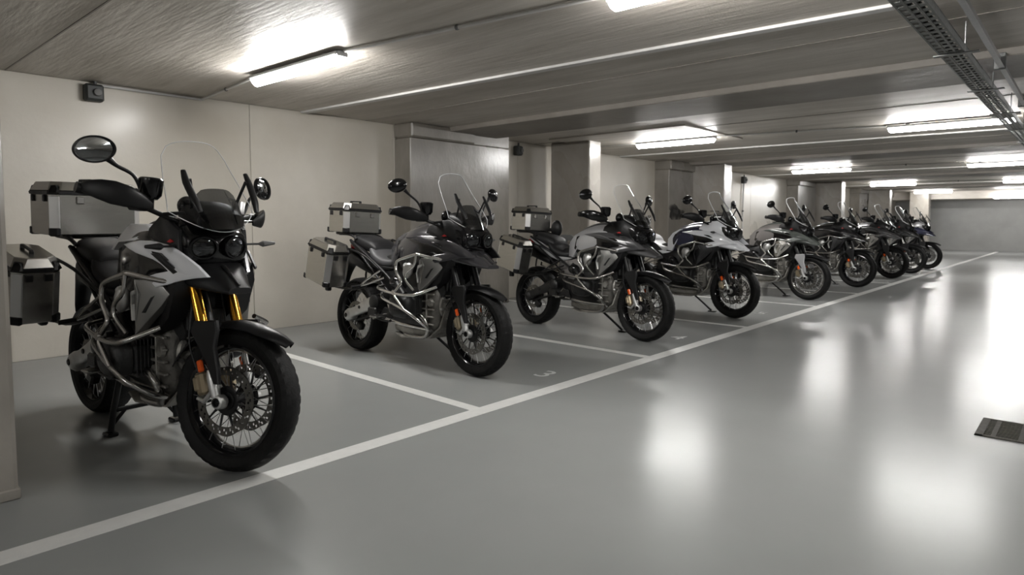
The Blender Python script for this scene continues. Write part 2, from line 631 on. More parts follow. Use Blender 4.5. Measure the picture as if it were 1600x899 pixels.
tag(obj('bay_line', quad([(.64, 4.05), (.74, 4.05), (.76, 6.98), (.66, 6.98)], .0020), M_line, None, 0),
    'white bay line running back from behind the near column', 'floor marking', 'bay divider lines')


def floor_number(txt, x, y, sz, lab, worn):
    c = bpy.data.curves.new('bay_number', 'FONT')
    c.body = txt
    c.size = sz * 1.42
    c.align_x = 'CENTER'
    c.align_y = 'CENTER'
    c.extrude = 0.0008
    o = bpy.data.objects.new('bay_number', c)
    COL.objects.link(o)
    dg = bpy.context.evaluated_depsgraph_get()
    me = bpy.data.meshes.new_from_object(o.evaluated_get(dg))
    bpy.data.objects.remove(o)
    me.materials.clear()
    me.materials.append(M_num)
    o = bpy.data.objects.new('bay_number', me)
    COL.objects.link(o)
    o.location = (x, y, 0.0012)
    o.rotation_euler = (0, 0, R(-90))
    tag(o, lab, 'floor marking', 'painted bay numbers')


floor_number('3', 4.055, 3.255, .21, 'white painted number 3 on the floor beside the second motorcycle', 0)
floor_number('4', 6.30, 3.25, .22, 'faint white number 4 on the floor beside the third motorcycle', 1)
floor_number('5', 8.75, 3.30, .22, 'faint white number 5 on the floor beside the fourth motorcycle', 1)

# ------------------------------------------------------------------ lamps
def lamp(x, y0, y1, lab, rotz=0.0, z=ZC):
    t = thing('tube_light', lab, 'ceiling light', (x, (y0 + y1) / 2, z), (0, 0, rotz), 'tubular ceiling lights')
    h = (y1 - y0) / 2
    obj('housing', G().box(-.058, .058, -h, h, -.052, -.022, .008), M_lamph, t, 0)
    g = G()
    rings = []
    for yy, s in ((-h, .25), (-h + .008, .7), (-h + .03, 1.0), (h - .03, 1.0), (h - .008, .7), (h, .25)):
        rg = []
        for k in range(13):
            a = math.pi * k / 12
            rg.append((.047 * math.cos(a) * (.6 + .4 * s), yy, -.05 - .062 * math.sin(a) * s))
        rings.append(rg)
    g.loft(rings)
    obj('diffuser', g, M_tube, t, 50)
    obj('mounting_clip', G().box(-.02, .02, -h + .2, -h + .24, -.03, 0), M_lamph, t, 0)
    obj('mounting_clip', G().box(-.02, .02, h - .24, h - .2, -.03, 0), M_lamph, t, 0)
    obj('end_cap', G().box(-.044, .044, -h - .012, -h + .004, -.06, -.02, .006), M_lamph, t, 0)
    obj('end_cap', G().box(-.044, .044, h - .004, h + .012, -.06, -.02, .006), M_lamph, t, 0)


LX = [2.86, 9.3, 16.55, 24.0, 31.0]
NM = ['nearest', 'second', 'third', 'fourth', 'farthest']
rowA = ['bright tube light above the first two motorcycles, near the left wall',
        'tube light above the third and fourth motorcycles, right of the first free-standing column',
        'tube light above the fifth motorcycle in the left row of lights',
        'fourth tube light of the left row, above the sixth and seventh motorcycles',
        'smallest tube light of the left row, above the last motorcycle']
rowB = ['tube light cut by the top edge of the picture',
        'tube light at right crossing under the cable tray',
        'tube light at the right edge below the cable tray',
        'fourth tube light of the lane row, at the right edge',
        'distant tube light in front of the end wall']
for i, x in enumerate(LX):
    lamp(x, 4.26, 5.56, rowA[i], R(1.0))
    if i < 4:
        lamp(x + .35 + (.25 if i else 0), .75, 2.1, rowB[i], R(1.0))
lamp(32.0, 1.7, 3.02, rowB[4], 0, 2.28)
for i, x in enumerate([-4.2, 2.86, 9.3]):  # unseen lamps repeating the rows, kept for their light
    lamp(x + .5, -3.6, -2.3, 'unseen tube light over the far side of the lane, %s from the camera end' % ['first', 'second', 'third'][i])
lamp(-4.2, .75, 2.1, 'unseen tube light added behind the camera position')  # unseen lamp, added to light the near floor

# cable ducts and conduits on the ceiling
def duct(x0, y0, x1, y1, w, h, lab, z=ZC):
    d = Vector((x1 - x0, y1 - y0, 0))
    L = d.length
    o = obj('cable_duct', G().box(-L / 2, L / 2, -w / 2, w / 2, -h, 0, .004), M_conduit, None, 0)
    o.location = ((x0 + x1) / 2, (y0 + y1) / 2, z)
    o.rotation_euler = (0, 0, math.atan2(d.y, d.x))
    tag(o, lab, 'cable duct', 'pale ducts across the ceiling')


duct(4.17, 6.99, 4.50, .95, .085, .022, 'wide pale duct across the ceiling beyond the nearest tube light')
duct(11.05, 6.99, 11.35, .9, .085, .022, 'pale duct across the ceiling beyond the second light row')
duct(18.1, 6.99, 18.4, .9, .085, .022, 'pale duct across the ceiling above the fifth motorcycle')
duct(25.3, 6.99, 25.5, .9, .085, .022, 'distant pale duct across the ceiling above the seventh motorcycle')
duct(4.50, .6, 4.9, YR, .085, .022, 'wide pale duct continuing right of the cable tray')


def conduit(pts, r, lab, cat='conduit'):
    t = thing('conduit', lab, cat, pts[0], group='thin ceiling conduits')
    o = Vector(pts[0])
    obj('pipe', G().tube([Vector(p) - o for p in pts], r, 8), M_conduit, t, 60)
    for i in range(len(pts) - 1):
        a, b = Vector(pts[i]), Vector(pts[i + 1])
        L = (b - a).length
        nn = int(L / 1.1)
        for k in range(nn):
            p = a + (b - a) * ((k + .5) / nn) - o
            obj('clip', G().ell(p, (r * 1.5, r * 1.5, r * 1.5), None, 8, 5), M_boxl, t, 50)


conduit([(2.06, 6.975, 2.495), (2.99, 6.975, 2.495), (2.86, 5.58, 2.497)], .013, 'thin conduit from the grey wall box to the nearest tube light')
conduit([(2.88, 4.24, 2.50), (3.18, 2.12, 2.50)], .013, 'thin conduit between the two nearest tube lights')
conduit([(9.32, 5.58, 2.50), (9.25, 6.98, 2.50)], .013, 'thin conduit from the wall to the second left tube light')
conduit([(9.32, 4.24, 2.50), (9.85, 2.12, 2.50)], .013, 'thin conduit from the second left light to the tray')
conduit([(16.55, 4.24, 2.50), (16.9, 2.12, 2.50)], .013, 'thin conduit right of the third left tube light')
conduit([(24.0, 4.24, 2.50), (24.4, 2.12, 2.50)], .013, 'thin conduit right of the fourth left tube light')


def junction_box(x, y, z, w, h, d, lab):
    t = thing('junction_box', lab, 'junction box', (x, y, z), group='wall boxes')
    obj('box_body', G().box(-w / 2, w / 2, -d, 0, -h / 2, h / 2, .015), M_box, t, 0)
    obj('box_lid', G().box(-w * .42, w * .42, -d - .012, -d, -h * .4, h * .4, .01), M_box, t, 0)
    obj('knob', G().lathe([(0.001, -d - .04), (w * .2, -d - .038), (w * .24, -d - .012)], (w * .1, 0, 0), 'y', 16), M_boxl, t, 40)
    obj('gland', G().lathe([(.016, 0), (.016, .05)], (w * .1, -d * .5, h / 2), 'z', 12, True), M_boxl, t, 40)


junction_box(2.0, 7.0, 2.415, .155, .155, .09, 'dark grey switch box on the wall under the ceiling, far left')
junction_box(7.95, 7.0, 2.37, .14, .15, .10, 'small dark box on the wall between pilaster and column')
junction_box(17.0, 7.0, 2.34, .16, .18, .10, 'small dark box high on the wall beyond the second column')
junction_box(14.05, 6.66, 2.36, .16, .14, .10, 'pale worn box at the top of the second pilaster')
conduit([(17.05, 6.97, 2.25), (17.0, 6.97, .8)], .02, 'vertical conduit on the wall beyond the second column')

# dark smudge on the second pilaster
g = G()
n = 22
ring = []
for k in range(n):
    a = 2 * math.pi * k / n
    rr = 1 + .22 * math.sin(3 * a + 1) + .12 * math.sin(5 * a)
    ring.append((.36 * rr * math.cos(a), 0.0, .16 * rr * math.sin(a) - .12 * math.cos(a) * .5))
g.loft([ring, [(p[0] * .96, -.003, p[2] * .96) for p in ring]])
def soot():
    m = bpy.data.materials.new('soot smudge')
    m.use_nodes = True
    nt = m.node_tree
    b = nt.nodes['Principled BSDF']
    b.inputs['Base Color'].default_value = (0.03, 0.028, 0.026, 1)
    b.inputs['Roughness'].default_value = 0.7
    tc = nt.nodes.new('ShaderNodeTexCoord')
    mp = nt.nodes.new('ShaderNodeMapping')
    mp.inputs['Scale'].default_value = (1.8, 0, 3.6)
    ln = nt.nodes.new('ShaderNodeVectorMath')
    ln.operation = 'LENGTH'
    nz = nt.nodes.new('ShaderNodeTexNoise')
    nz.inputs['Scale'].default_value = 7
    nz.inputs['Detail'].default_value = 6
    ad = nt.nodes.new('ShaderNodeMath')
    mr = nt.nodes.new('ShaderNodeMapRange')
    mr.inputs['From Min'].default_value = 0.6
    mr.inputs['From Max'].default_value = 1.25
    mr.inputs['To Min'].default_value = 0.95
    mr.inputs['To Max'].default_value = 0.0
    nt.links.new(tc.outputs['Object'], mp.inputs[0])
    nt.links.new(mp.outputs[0], ln.inputs[0])
    nt.links.new(tc.outputs['Object'], nz.inputs['Vector'])
    nt.links.new(ln.outputs['Value'], ad.inputs[0])
    nt.links.new(nz.outputs['Fac'], ad.inputs[1])
    nt.links.new(ad.outputs[0], mr.inputs['Value'])
    nt.links.new(mr.outputs[0], b.inputs['Alpha'])
    return m


st = obj('wall_smudge', g, soot(), None, 0)
st.location = (12.72, 6.658, 1.44)
tag(st, 'dark smudge on the second pilaster, beside the fourth motorcycle\'s mirror', 'smudge')

# cable tray
tray = thing('cable_tray', 'perforated grey cable tray hanging under the ceiling at upper right', 'cable tray', (3.0, .745, 2.325))
TL = 31.0
nx = int(TL / .10)
rungs = G()
for i in range(nx):
    x = i * .10
    rungs.box(x, x + .052, -.066, .066, 0, .003)
obj('perforated_bottom', rungs, M_tray, tray, 0, kind='stuff')
for y, lab2 in ((-.066, 0), (-.024, 1), (.024, 1), (.066, 0)):
    obj('tray_rail', G().box(0, TL, y - (.006 if not lab2 else .007), y + (.006 if not lab2 else .007), -.002, .006 if lab2 else .05, .001), M_tray, tray, 0)
for i in range(20):
    x = .6 + i * 1.55
    obj('hanger', G().box(x, x + .03, -.075, -.069, .0, .19), M_trayb if i % 2 else M_tray, tray, 0)
    obj('bracket', G().box(x - .01, x + .04, -.15, .10, -.012, -.004), M_tray, tray, 0)
obj('cable', G().tube([(0, .02, .02), (8, -.01, .018), (20, .02, .02), (TL, 0, .02)], .012, 6, 3), M_black, tray, 60)
obj('cable', G().tube([(0, -.03, .016), (9, -.02, .018), (21, -.03, .018), (TL, -.02, .02)], .010, 6, 3), M_black, tray, 60)
pipe = thing('ceiling_channel', 'bright metal channel running beside the perforated cable tray', 'channel', (3.2, .575, 2.40))
obj('channel_web', G().box(0, 30.5, -.004, .004, -.03, .05), M_trayb, pipe, 0)
obj('channel_lip', G().box(0, 30.5, -.03, .004, -.034, -.030), M_trayb, pipe, 0)
for i in range(14):
    obj('channel_clamp', G().box(.8 + i * 2.1, .84 + i * 2.1, -.035, .04, -.04, .08, .004), M_tray, pipe, 0)

# drain
dr = thing('floor_drain', 'dark slotted drain grate in the floor at the right edge', 'drain', (4.735, -.12, 0))
dr.rotation_euler = (0, 0, 0)
obj('pit_shade', G().box(-.20, .20, -.56, .56, .0004, .0012), M_pit_shade, dr, 0)  # flat black sheet on the floor painting the shade below the grate
gf = G().box(-.215, .215, .545, .585, .0, .006, .001).box(-.215, .215, -.585, -.545, .0, .006, .001)
gf.box(-.215, -.195, -.585, .585, 0, .006, .001).box(.195, .215, -.585, .585, 0, .006, .001)
obj('grate_frame', gf, M_grate, dr, 0)
for k in range(9):
    y = -.50 + k * .125
    obj('grate_bar', G().box(-.195, .195, y - .012, y + .012, .001, .0055, .001), M_grate, dr, 0)
for k in range(12):
    x = -.18 + k * .0327
    obj('grate_slat', G().box(x - .006, x + .006, -.545, .545, .001, .005), M_grate, dr, 0)

# ------------------------------------------------------------------ motorcycles
AX = Vector((.80, 0, .345))
AXR = Vector((-.80, 0, .335))
RAKE = math.atan(.385)
FDIR = Vector((-math.sin(RAKE), 0, math.cos(RAKE)))       # up along the fork
PIV = Vector((.55, 0, 1.0))


def steer_fn(deg):
    if not deg:
        return None
    m = Matrix.Translation(PIV) @ Matrix.Rotation(R(deg), 4, FDIR) @ Matrix.Translation(-PIV)
    return lambda p: m @ p


def fork(z, y, off=0.0):
    t = (z - AX.z) / FDIR.z
    p = AX + FDIR * t
    return Vector((p.x + off, y, z))


def tyre_geo(r, w, n=160):
    prof = [(r - .084, -w * .36), (r - .062, -w * .475), (r - .034, -w * .5), (r - .014, -w * .40), (r - .004, -w * .2),
            (r, -w * .07), (r, w * .07), (r - .004, w * .2), (r - .014, w * .40), (r - .034, w * .5), (r - .062, w * .475),
            (r - .084, w * .36)]

    def mod(rr, i, j):
        if i in (3, 8) and (j % 4) == 0:
            return rr - .004
        if i in (4, 7) and (j % 4) in (1,):
            return rr - .004
        return rr
    return G().lathe(prof, (0, 0, 0), 'y', n, mod=mod)


def rim_geo(r, w):
    return G().lathe([(r - .080, -w * .40), (r - .083, -w * .30), (r - .098, -w * .24), (r - .106, -w * .10), (r - .106, w * .10),
                      (r - .098, w * .24), (r - .083, w * .30), (r - .080, w * .40), (r - .092, w * .42), (r - .106, w * .30),
                      (r - .118, w * .08), (r - .118, -w * .08), (r - .106, -w * .30), (r - .092, -w * .42)], (0, 0, 0), 'y', 72, closed=True)


def spokes_geo(r, w, n=36, hub=.045):
    g = G()
    for k in range(n):
        a = 2 * math.pi * k / n
        s = 1 if k % 2 else -1
        da = .42 * (1 if (k // 2) % 2 else -1)
        p0 = (hub * math.cos(a + da), s * .045, hub * math.sin(a + da))
        p1 = ((r - .095) * math.cos(a), s * w * .26, (r - .095) * math.sin(a))
        g.tube([p0, p1], .0021, 4, cap=False)
    return g


def disc_geo(ro, ri, y, n=72):
    g = G()
    rad = [ri, ri + (ro - ri) * .2, ri + (ro - ri) * .5, ri + (ro - ri) * .8, ro]
    for s in (-.0025, .0025):
        vs = []
        for j in range(n):
            a = 2 * math.pi * j / n
            for i, r in enumerate(rad):
                if i == 4:
                    r += .003 * math.cos(9 * a)
                vs.append((r * math.cos(a), y + s, r * math.sin(a)))
        fs = []
        for j in range(n):
            k = (j + 1) % n
            for i in range(4):
                if (i == 1 and j % 3 == 0) or (i == 2 and j % 3 == 1):
                    continue
                fs.append((j * 5 + i, j * 5 + i + 1, k * 5 + i + 1, k * 5 + i))
        g.add(vs, fs)
    g.lathe([(ro + .003, y - .0025), (ro + .003, y + .0025)], (0, 0, 0), 'y', n)
    return g


def carrier_geo(ro, y):
    g = G()
    for k in range(10):
        a = 2 * math.pi * k / 10
        p0 = Vector((.066 * math.cos(a), y * .85, .066 * math.sin(a)))
        p1 = Vector((ro * math.cos(a + .16), y, ro * math.sin(a + .16)))
        g.tube([p0, p1], [.006, .0045], 6)
    g.lathe([(.030, y * .7), (.060, y * .78 - .004), (.070, y * .85), (.060, y * .9), (.030, y * .8)], (0, 0, 0), 'y', 30, closed=True)
    return g


def case_geo(lx, ly, lz, ch, z0=0.0, taper=0.0):
    """box with chamfered upright corners, tapered towards the top by taper"""
    def ring(z, s, t=0.0):
        a, b = lx / 2 - t, ly / 2 - t
        c = ch * s
        return [(a, -b + c, z), (a, b - c, z), (a - c, b, z), (-a + c, b, z), (-a, b - c, z), (-a, -b + c, z), (-a + c, -b, z), (a - c, -b, z)]
    g = G()
    g.loft([ring(z0, 1, .008), ring(z0 + .008, 1, 0), ring(z0 + lz - .004, 1, taper), ring(z0 + lz, 1, taper + .004)])
    return g


SHARED = {}


def shared(key, fn):
    if key not in SHARED:
        SHARED[key] = fn()
    g = G()
    g.v = list(SHARED[key].v)
    g.f = SHARED[key].f
    return g


def motorcycle(lab, loc, heading, S):
    lean = S.get('lean', 2.5)
    steer = S.get('steer', 0)
    sc = S.get('scale', 1.0)
    t = thing('motorcycle', lab, 'motorcycle', (loc[0], loc[1], 0.0), (R(-lean), 0, R(heading)), 'adventure motorcycles parked in a row')
    t.scale = (sc, sc, sc)
    sf = steer_fn(steer)
    detail = S.get('detail', 2)

    def P(name, g, m, parent=None, st=False, smooth=40, kind=None, label=None):
        if st and sf:
            g.map(sf)
        return obj(name, g, m, parent or t, smooth, kind, label)

    def at(g, c):
        return g.map(lambda p: p + Vector(c))

    bar_m = S.get('bars', M_steel)
    # ---------------- wheels
    for nm, c, r, w, st in (('front_wheel', AX, .345, .125, True), ('rear_wheel', AXR, .335, .175, False)):
        rim = P(nm, at(shared(('rim', nm), lambda: rim_geo(r, w)), c), S.get('rim', M_gblack), None, st, 50)
        P('tyre', at(shared(('tyre', nm), lambda: tyre_geo(r, w)), c), M_rubber, rim, st, 30)
        P('spokes', at(shared(('sp', nm), lambda: spokes_geo(r, w)), c), M_spoke, rim, st, 60, kind='stuff')
        P('hub', at(G().lathe([(.012, -.075), (.042, -.07), (.05, -.05), (.03, -.035), (.03, .035), (.05, .05), (.042, .07), (.012, .075)], (0, 0, 0), 'y', 24, True), c), M_black, rim, st)
        if nm == 'front_wheel':
            for y in (-.078, .078):
                P('brake_disc', at(shared(('disc', y), lambda: disc_geo(.163, .122, y)), c), M_disc, rim, st, 30)
                P('disc_carrier', at(shared(('car', y), lambda: carrier_geo(.126, y)), c), S.get('carrier', M_black), rim, st)
        else:
            P('brake_disc', at(shared(('discr',), lambda: disc_geo(.135, .10, -.07)), c), M_disc, rim, st, 30)
            P('disc_carrier', at(shared(('carr',), lambda: carrier_geo(.10, -.07)), c), M_black, rim, st)
    # ---------------- fork
    fk = S.get('fork', M_frame)
    ringm = S.get('fork_ring', M_cast)
    for s in (-1, 1):
        y = s * .115
        leg = P('fork_leg', G().tube([fork(1.02, y), fork(.70, y), fork(.655, y)], .0275, 20), fk, None, True, 50)
        P('fork_clamp', G().tube([fork(.70, y), fork(.69, y), fork(.645, y), fork(.640, y)], [.0285, .033, .034, .029], 20), ringm, leg, True, 50)
        P('stanchion', G().tube([fork(.65, y), fork(.45, y)], .0185, 14), M_steeld, leg, True, 50)
        g = G().tube([fork(.49, y, -.004), fork(.46, y, -.006), fork(.40, y, -.012), fork(.365, y, -.012)], [.022, .029, .026, .022], 16, flat=(1, .9))
        P('fork_bottom', g, S.get('fork_bottom', M_cast), leg, True, 50)
        g = G().lathe([(.017, y - s * -.022), (.030, y + s * .018), (.034, y + s * .006), (.034, y - s * .02), (.026, y - s * .03)], (AX.x, 0, AX.z), 'y', 24)
        P('axle_clamp', g, S.get('fork_bottom', M_cast), leg, True, 40)
        P('axle_nut', G().lathe([(.002, y + s * .012), (.016, y + s * .012), (.018, y + s * .024), (.022, y + s * .024)], (AX.x, 0, AX.z), 'y', 12), M_black, leg, True)
        g = G().tube([fork(.40, y * .95, -.02), Vector((.70, y * .9, .335)), Vector((.655, y * .88, .345))], [.012, .012, .008], 8)
        P('caliper_bracket', g, S.get('fork_bottom', M_cast), leg, True)
        m = Matrix.Translation((.668, s * .088, .415)) @ Matrix.Rotation(R(-18), 4, 'Y')
        cal = P('brake_caliper', G().box(-.026, .026, -.028, .022, -.055, .055, .012, m).box(-.03, .0, -.034, -.02, -.03, .035, .008, m), S.get('caliper', M_bronze), None, True, 0)
        P('reflector', G().box(-.016, .016, -.009, .009, -.028, .028, .006, Matrix.Translation(fork(.505, s * .137, -.045)) @ Matrix.Rotation(-RAKE, 4, 'Y')), M_orange, leg, True, 0)
        # guard plate over the lower fork
        gp = [(fork(.725, 0, -.03).x, .665), (fork(.725, 0, -.01).x, .715), (fork(.725, 0, .12).x, .725), (fork(.68, 0, .115).x, .68), (fork(.60, 0, .075).x, .60), (fork(.50, 0, .068).x, .50), (fork(.435, 0, .052).x, .43),
              (fork(.43, 0, .018).x, .43), (fork(.52, 0, .004).x, .52), (fork(.62, 0, -.02).x, .60)]
        P('fork_guard', G().plate(gp, lambda x, z: .150, .02, .008, s), S.get('guard', M_black), leg, True, 30)
        P('brake_hose', G().tube([Vector((.66, s * .10, .45)), Vector((.60, s * .12, .60)), Vector((.575, s * .10, .80)), Vector((.55, s * .06, 1.0))], .005, 6, 4), M_black, leg, True)
    P('fork_bridge', G().tube([fork(.90, -.13), fork(.90, .13)], .03, 10, flat=(.8, 1.6)), M_frame, None, True)
    P('suspension_strut', G().tube([(.50, 0, .95), (.60, 0, .66)], .03, 14), M_frame, None, True)

    # ---------------- front fender
    rings = []
    angs = [44, 52, 60, 75, 90, 105, 120, 135, 150, 160]
    rr_ = [.425, .412, .398, .385, .382, .384, .388, .394, .402, .41]
    ww_ = [.016, .045, .062, .074, .080, .082, .080, .078, .074, .070]
    for a, q, w in zip(angs, rr_, ww_):
        top, bot = [], []
        ca, sa = math.cos(R(a)), math.sin(R(a))
        for k in range(9):
            u = -1 + k / 4
            dr = -.035 * abs(u) ** 2.2
            top.append(Vector((AX.x + (q + dr) * ca, u * w, AX.z + (q + dr) * sa)))
            bot.append(Vector((AX.x + (q + dr - .006) * ca, u * w * .97, AX.z + (q + dr - .006) * sa)))
        rings.append(top + bot[::-1])
    fen = P('front_fender', G().loft(rings), S.get('fender', M_black), None, True, 40)
    for s in (-1, 1):
        P('fender_stay', G().tube([fork(.70, s * .12), Vector((.70, s * .09, .705)), Vector((.74, s * .08, .70))], [.02, .016, .010], 8), M_black, fen, True)

    # ---------------- body
    ctank = S['tank']
    tank = P('fuel_tank', body([(-.205, .095, .87, .93), (-.17, .125, .83, 1.0), (-.10, .16, .80, 1.085), (.02, .195, .80, 1.155), (.15, .215, .82, 1.19),
                                (.28, .22, .86, 1.205), (.40, .215, .92, 1.195), (.50, .18, .98, 1.17), (.56, .13, 1.02, 1.14)], 2.6, 28), ctank, None, False, 60)
    P('tank_cover', body([(-.10, .06, 1.05, 1.10), (0, .09, 1.08, 1.165), (.15, .11, 1.10, 1.212), (.30, .11, 1.12, 1.228), (.42, .10, 1.12, 1.218), (.52, .08, 1.12, 1.185)], 2.6, 20), S.get('tank_top', M_black), tank, False, 60)
    P('filler_cap', G().lathe([(.001, .012), (.03, .012), (.036, .0)], (.18, 0, 1.222), 'z', 18), M_black, tank)
    P('engine_core', body([(-.36, .10, .50, .92), (-.15, .13, .42, .96), (.10, .14, .40, .95), (.35, .14, .42, 1.0), (.50, .11, .62, 1.08)], 4.5, 20), M_castk)

    ndx = S.get('ndx', .02)

    def ysh(x, z):
        base = .250 - .05 * max(0, (.25 - x)) / .3
        if x > .50:
            base = .250 - .30 * (x - .50) * (1 if ndx < 0 else .92)
        return base + .05 * (1.0 - z) * (1 if x < .7 else .3) - max(0, z - 1.06) * .5
    kx = 1.0 if ndx < 0 else 1.16
    sh = [(.10, 1.085), (.20, 1.098), (.32, 1.108), (.44, 1.108), (.56, 1.092), (.64, 1.068), (.71, 1.035), (.775, .995), (.835, .946), (.75, .938), (.67, .925), (.60, .905), (.528, .890),
          (.455, .935), (.53, .955), (.605, .968), (.56, 1.0), (.51, 1.022), (.43, 1.034), (.33, 1.048), (.22, 1.068)]
    sh = [(x if x < .5 else .5 + (x - .5) * kx, z) for x, z in sh]
    shi = [(-.03, 1.06), (.10, 1.09), (.30, 1.07), (.52, 1.05), (.62, .99), (.52, .90), (.40, .84), (.22, .78), (.04, .84), (-.06, .93)]
    for s in (-1, 1):
        far_side = s > 0 and ndx < 0
        p1 = P('side_shroud', G().plate([(min(x, .60 + .3 * (x - .60)) if x > .6 else x, z) for x, z in sh] if far_side else sh, (lambda x, z: ysh(x, z) - .04) if far_side else ysh, .018, .007, s), S['shroud'], None, False, 40)
        P('shroud_inset', G().plate(shi, lambda x, z: ysh(x, z) - .022, .02, .006, s), S.get('inset', M_gblack), p1, False, 40)
        if 'tankpanel' in S:
            tp = [(-.17, .84), (-.165, .99), (-.08, 1.075), (.04, 1.125), (.12, 1.13), (.10, 1.06), (.03, .98), (-.02, .90), (-.07, .83)]
            P('tank_side_panel', G().plate(tp, lambda x, z: .20 - .22 * max(0, z - .98) - .35 * max(0, -.02 - x), .03, .008, s), S['tankpanel'], p1, False, 40)
        if 'tankwing' in S:
            P('tank_wing', G().plate([(-.05, 1.05), (-.04, 1.09), (.0, 1.15), (.07, 1.19), (.26, 1.19), (.36, 1.155), (.38, 1.112), (.20, 1.105), (.06, 1.095)],
                                     lambda x, z: .240 - .62 * max(0, z - 1.06) - .35 * max(0, .05 - x), .05, .008, s), S['tankwing'], p1, False, 40)
        if S.get('slash', False):
            P('shroud_slash', G().plate([(.50, 1.05), (.54, 1.048), (.665, .966), (.64, .955)], lambda x, z: ysh(x, z) + .002, .012, .004, s), M_black, p1, False, 40)
    # airbox / radiator dark sides
    for s in (-1, 1):
        P('radiator', G().plate([(.38, .96), (.62, .99), (.64, .90), (.56, .74), (.40, .64), (.30, .70), (.34, .84)], lambda x, z: .205, .09, .006, s), M_black, None, False, 40)
        rm_ = S.get('radcover', M_rad)
        cover = P('radiator_cover', G().plate([(.335, .80), (.37, .905), (.42, .925), (.45, .86), (.405, .655), (.35, .672), (.315, .72)], lambda x, z: .292 - .55 * max(0, .41 - x), .04, .004, s), rm_, None, False, 30)
        P('cover_front', G().plate([(.42, .925), (.53, .925), (.585, .855), (.545, .80), (.405, .655), (.45, .86)], lambda x, z: .292 - .55 * max(0, x - .43), .04, .004, s), rm_, cover, False, 30)
        P('cover_rib', G().plate([(.345, .80), (.38, .865), (.44, .875), (.43, .855), (.39, .845), (.37, .80), (.395, .725), (.375, .72)], lambda x, z: .305 - .35 * max(0, .41 - x), .02, .006, s), S.get('radrib', M_cast), cover, False, 30)
        P('cover_slot', G().plate([(.50, .84), (.52, .85), (.47, .765), (.455, .765)], lambda x, z: .294 - .55 * max(0, x - .43), .02, .003, s), M_black, cover, False, 30)

    # front housing
    fx = .75 + ndx
    house = P('front_fairing', body([(fx - .33, .12, 1.04, 1.18), (fx - .22, .155, 1.01, 1.22), (fx - .12, .165, .99, 1.225), (fx - .05, .162, .985, 1.20), (fx - .01, .155, .99, 1.165), (fx + .012, .145, 1.005, 1.15)], 4.2, 32), S.get('nose', M_gblack), None, False, 60)
    for s in (-1, 1):
        fp = P('fairing_side', G().plate([(.36, 1.11), (.38, 1.17), (.47, 1.225), (fx - .16, 1.235), (fx - .03, 1.16), (fx - .02, 1.00), (fx - .10, 1.03), (.50, 1.09)],
                                    lambda x, z: .205 - .16 * max(0, x - .45) + .0 * z - .1 * max(0, z - 1.12), .02, .007, s), S.get('fairside', M_black), None, False, 40)
        if s == -1 and S.get('logo', True):
            P('emblem', G().plate([(.545, 1.105), (.57, 1.118), (.595, 1.105), (.57, 1.10)], lambda x, z: .2065 - .16 * max(0, x - .45), .006, .001, s), M_red, fp, False, 0)
        # headlight
        cc = Vector((fx + .004, s * .074, 1.078))
        m = Matrix.Rotation(R(s * 14), 4, 'Z') @ Matrix.Rotation(R(8), 4, 'Y')
        bz = G().lathe([(.056, -.02), (.064, .015), (.060, .030), (.052, .030), (.048, .005)], (0, 0, 0), 'x', 28)
        bz.map(lambda p: m @ Vector((p.x, p.y * 1.1, p.z * .92)) + cc)
        hl = P('headlight', bz, M_gblack)
        rf = G().lathe([(.004, -.016), (.022, -.012), (.042, .004), (.050, .020)], (0, 0, 0), 'x', 24)
        rf.map(lambda p: m @ p + cc)
        P('headlight_reflector', rf, M_reflect, hl)
        bar_ = G().box(-.005, .016, -.046, .046, -.006, .004, .002).box(-.002, .020, -.014, .014, .006, .026, .003)
        bar_.map(lambda p: m @ p + cc)
        P('headlight_bulb_shield', bar_, M_lens_dark, hl, False, 0)
        ln = G().lathe([(.001, .040), (.025, .038), (.045, .031), (.053, .024)], (0, 0, 0), 'x', 24)
        ln.map(lambda p: m @ p + cc)
        P('headlight_lens', ln, M_lens, hl, False, 60)
    # beak
    bx = .935 + ndx * .8
    bk = P('beak', body([(bx - .33, .20, .90, 1.0, .85), (bx - .24, .185, .885, 1.005, .75), (bx - .16, .155, .872, .985, .65), (bx - .08, .115, .862, .942, .55), (bx - .02, .082, .858, .902, .6), (bx, .066, .860, .888, .75)], 3.4, 24), S.get('beak', M_black), None, False, 50)
    P('beak_ridge', G().tube([(bx - .15, 0, .985), (bx - .08, 0, .945), (bx - .01, 0, .900)], [.012, .010, .006], 8, flat=(.6, 1.2)), S.get('beak', M_black), bk)
    P('nose_grille', G().box(fx - .02, fx + .006, -.07, .07, .965, .998, .006), M_black, bk, False, 0)

    # cockpit and screens
    P('instrument_cover', body([(.42, .07, 1.18, 1.24), (.52, .12, 1.16, 1.30), (.62, .125, 1.16, 1.29), (.70, .12, 1.16, 1.24)], 3, 20), M_black)
    def screen(zb, zt, xb, xt, wfun, curve, nu=14, nv=14, cor=.25, thick=.004, lift=0.0):
        outer, inner = [], []
        for j in range(nv + 1):
            v = j / nv
            row, row2 = [], []
            for i in range(nu + 1):
                u = -1 + 2 * i / nu
                zz = v
                top_drop = cor * .5 * (1 - math.sqrt(max(0, 1 - min(1, abs(u)) ** 3.2))) * v ** 2
                vv = v - top_drop
                x = xb + (xt - xb) * (vv ** 1.12) - curve * u * u * (1 - .35 * v)
                y = u * wfun(vv)
                z = zb + (zt - zb) * vv + lift * u * u * (1 - v) ** 1.5
                row.append(Vector((x, y, z)))
                row2.append(Vector((x - thick, y * .985, z - .001)))
            outer.append(row)
            inner.append(row2)
        g = G()
        W = nu + 1
        vs = [p for r_ in outer for p in r_] + [p for r_ in inner for p in r_]
        N = len(outer) * W
        fs = []
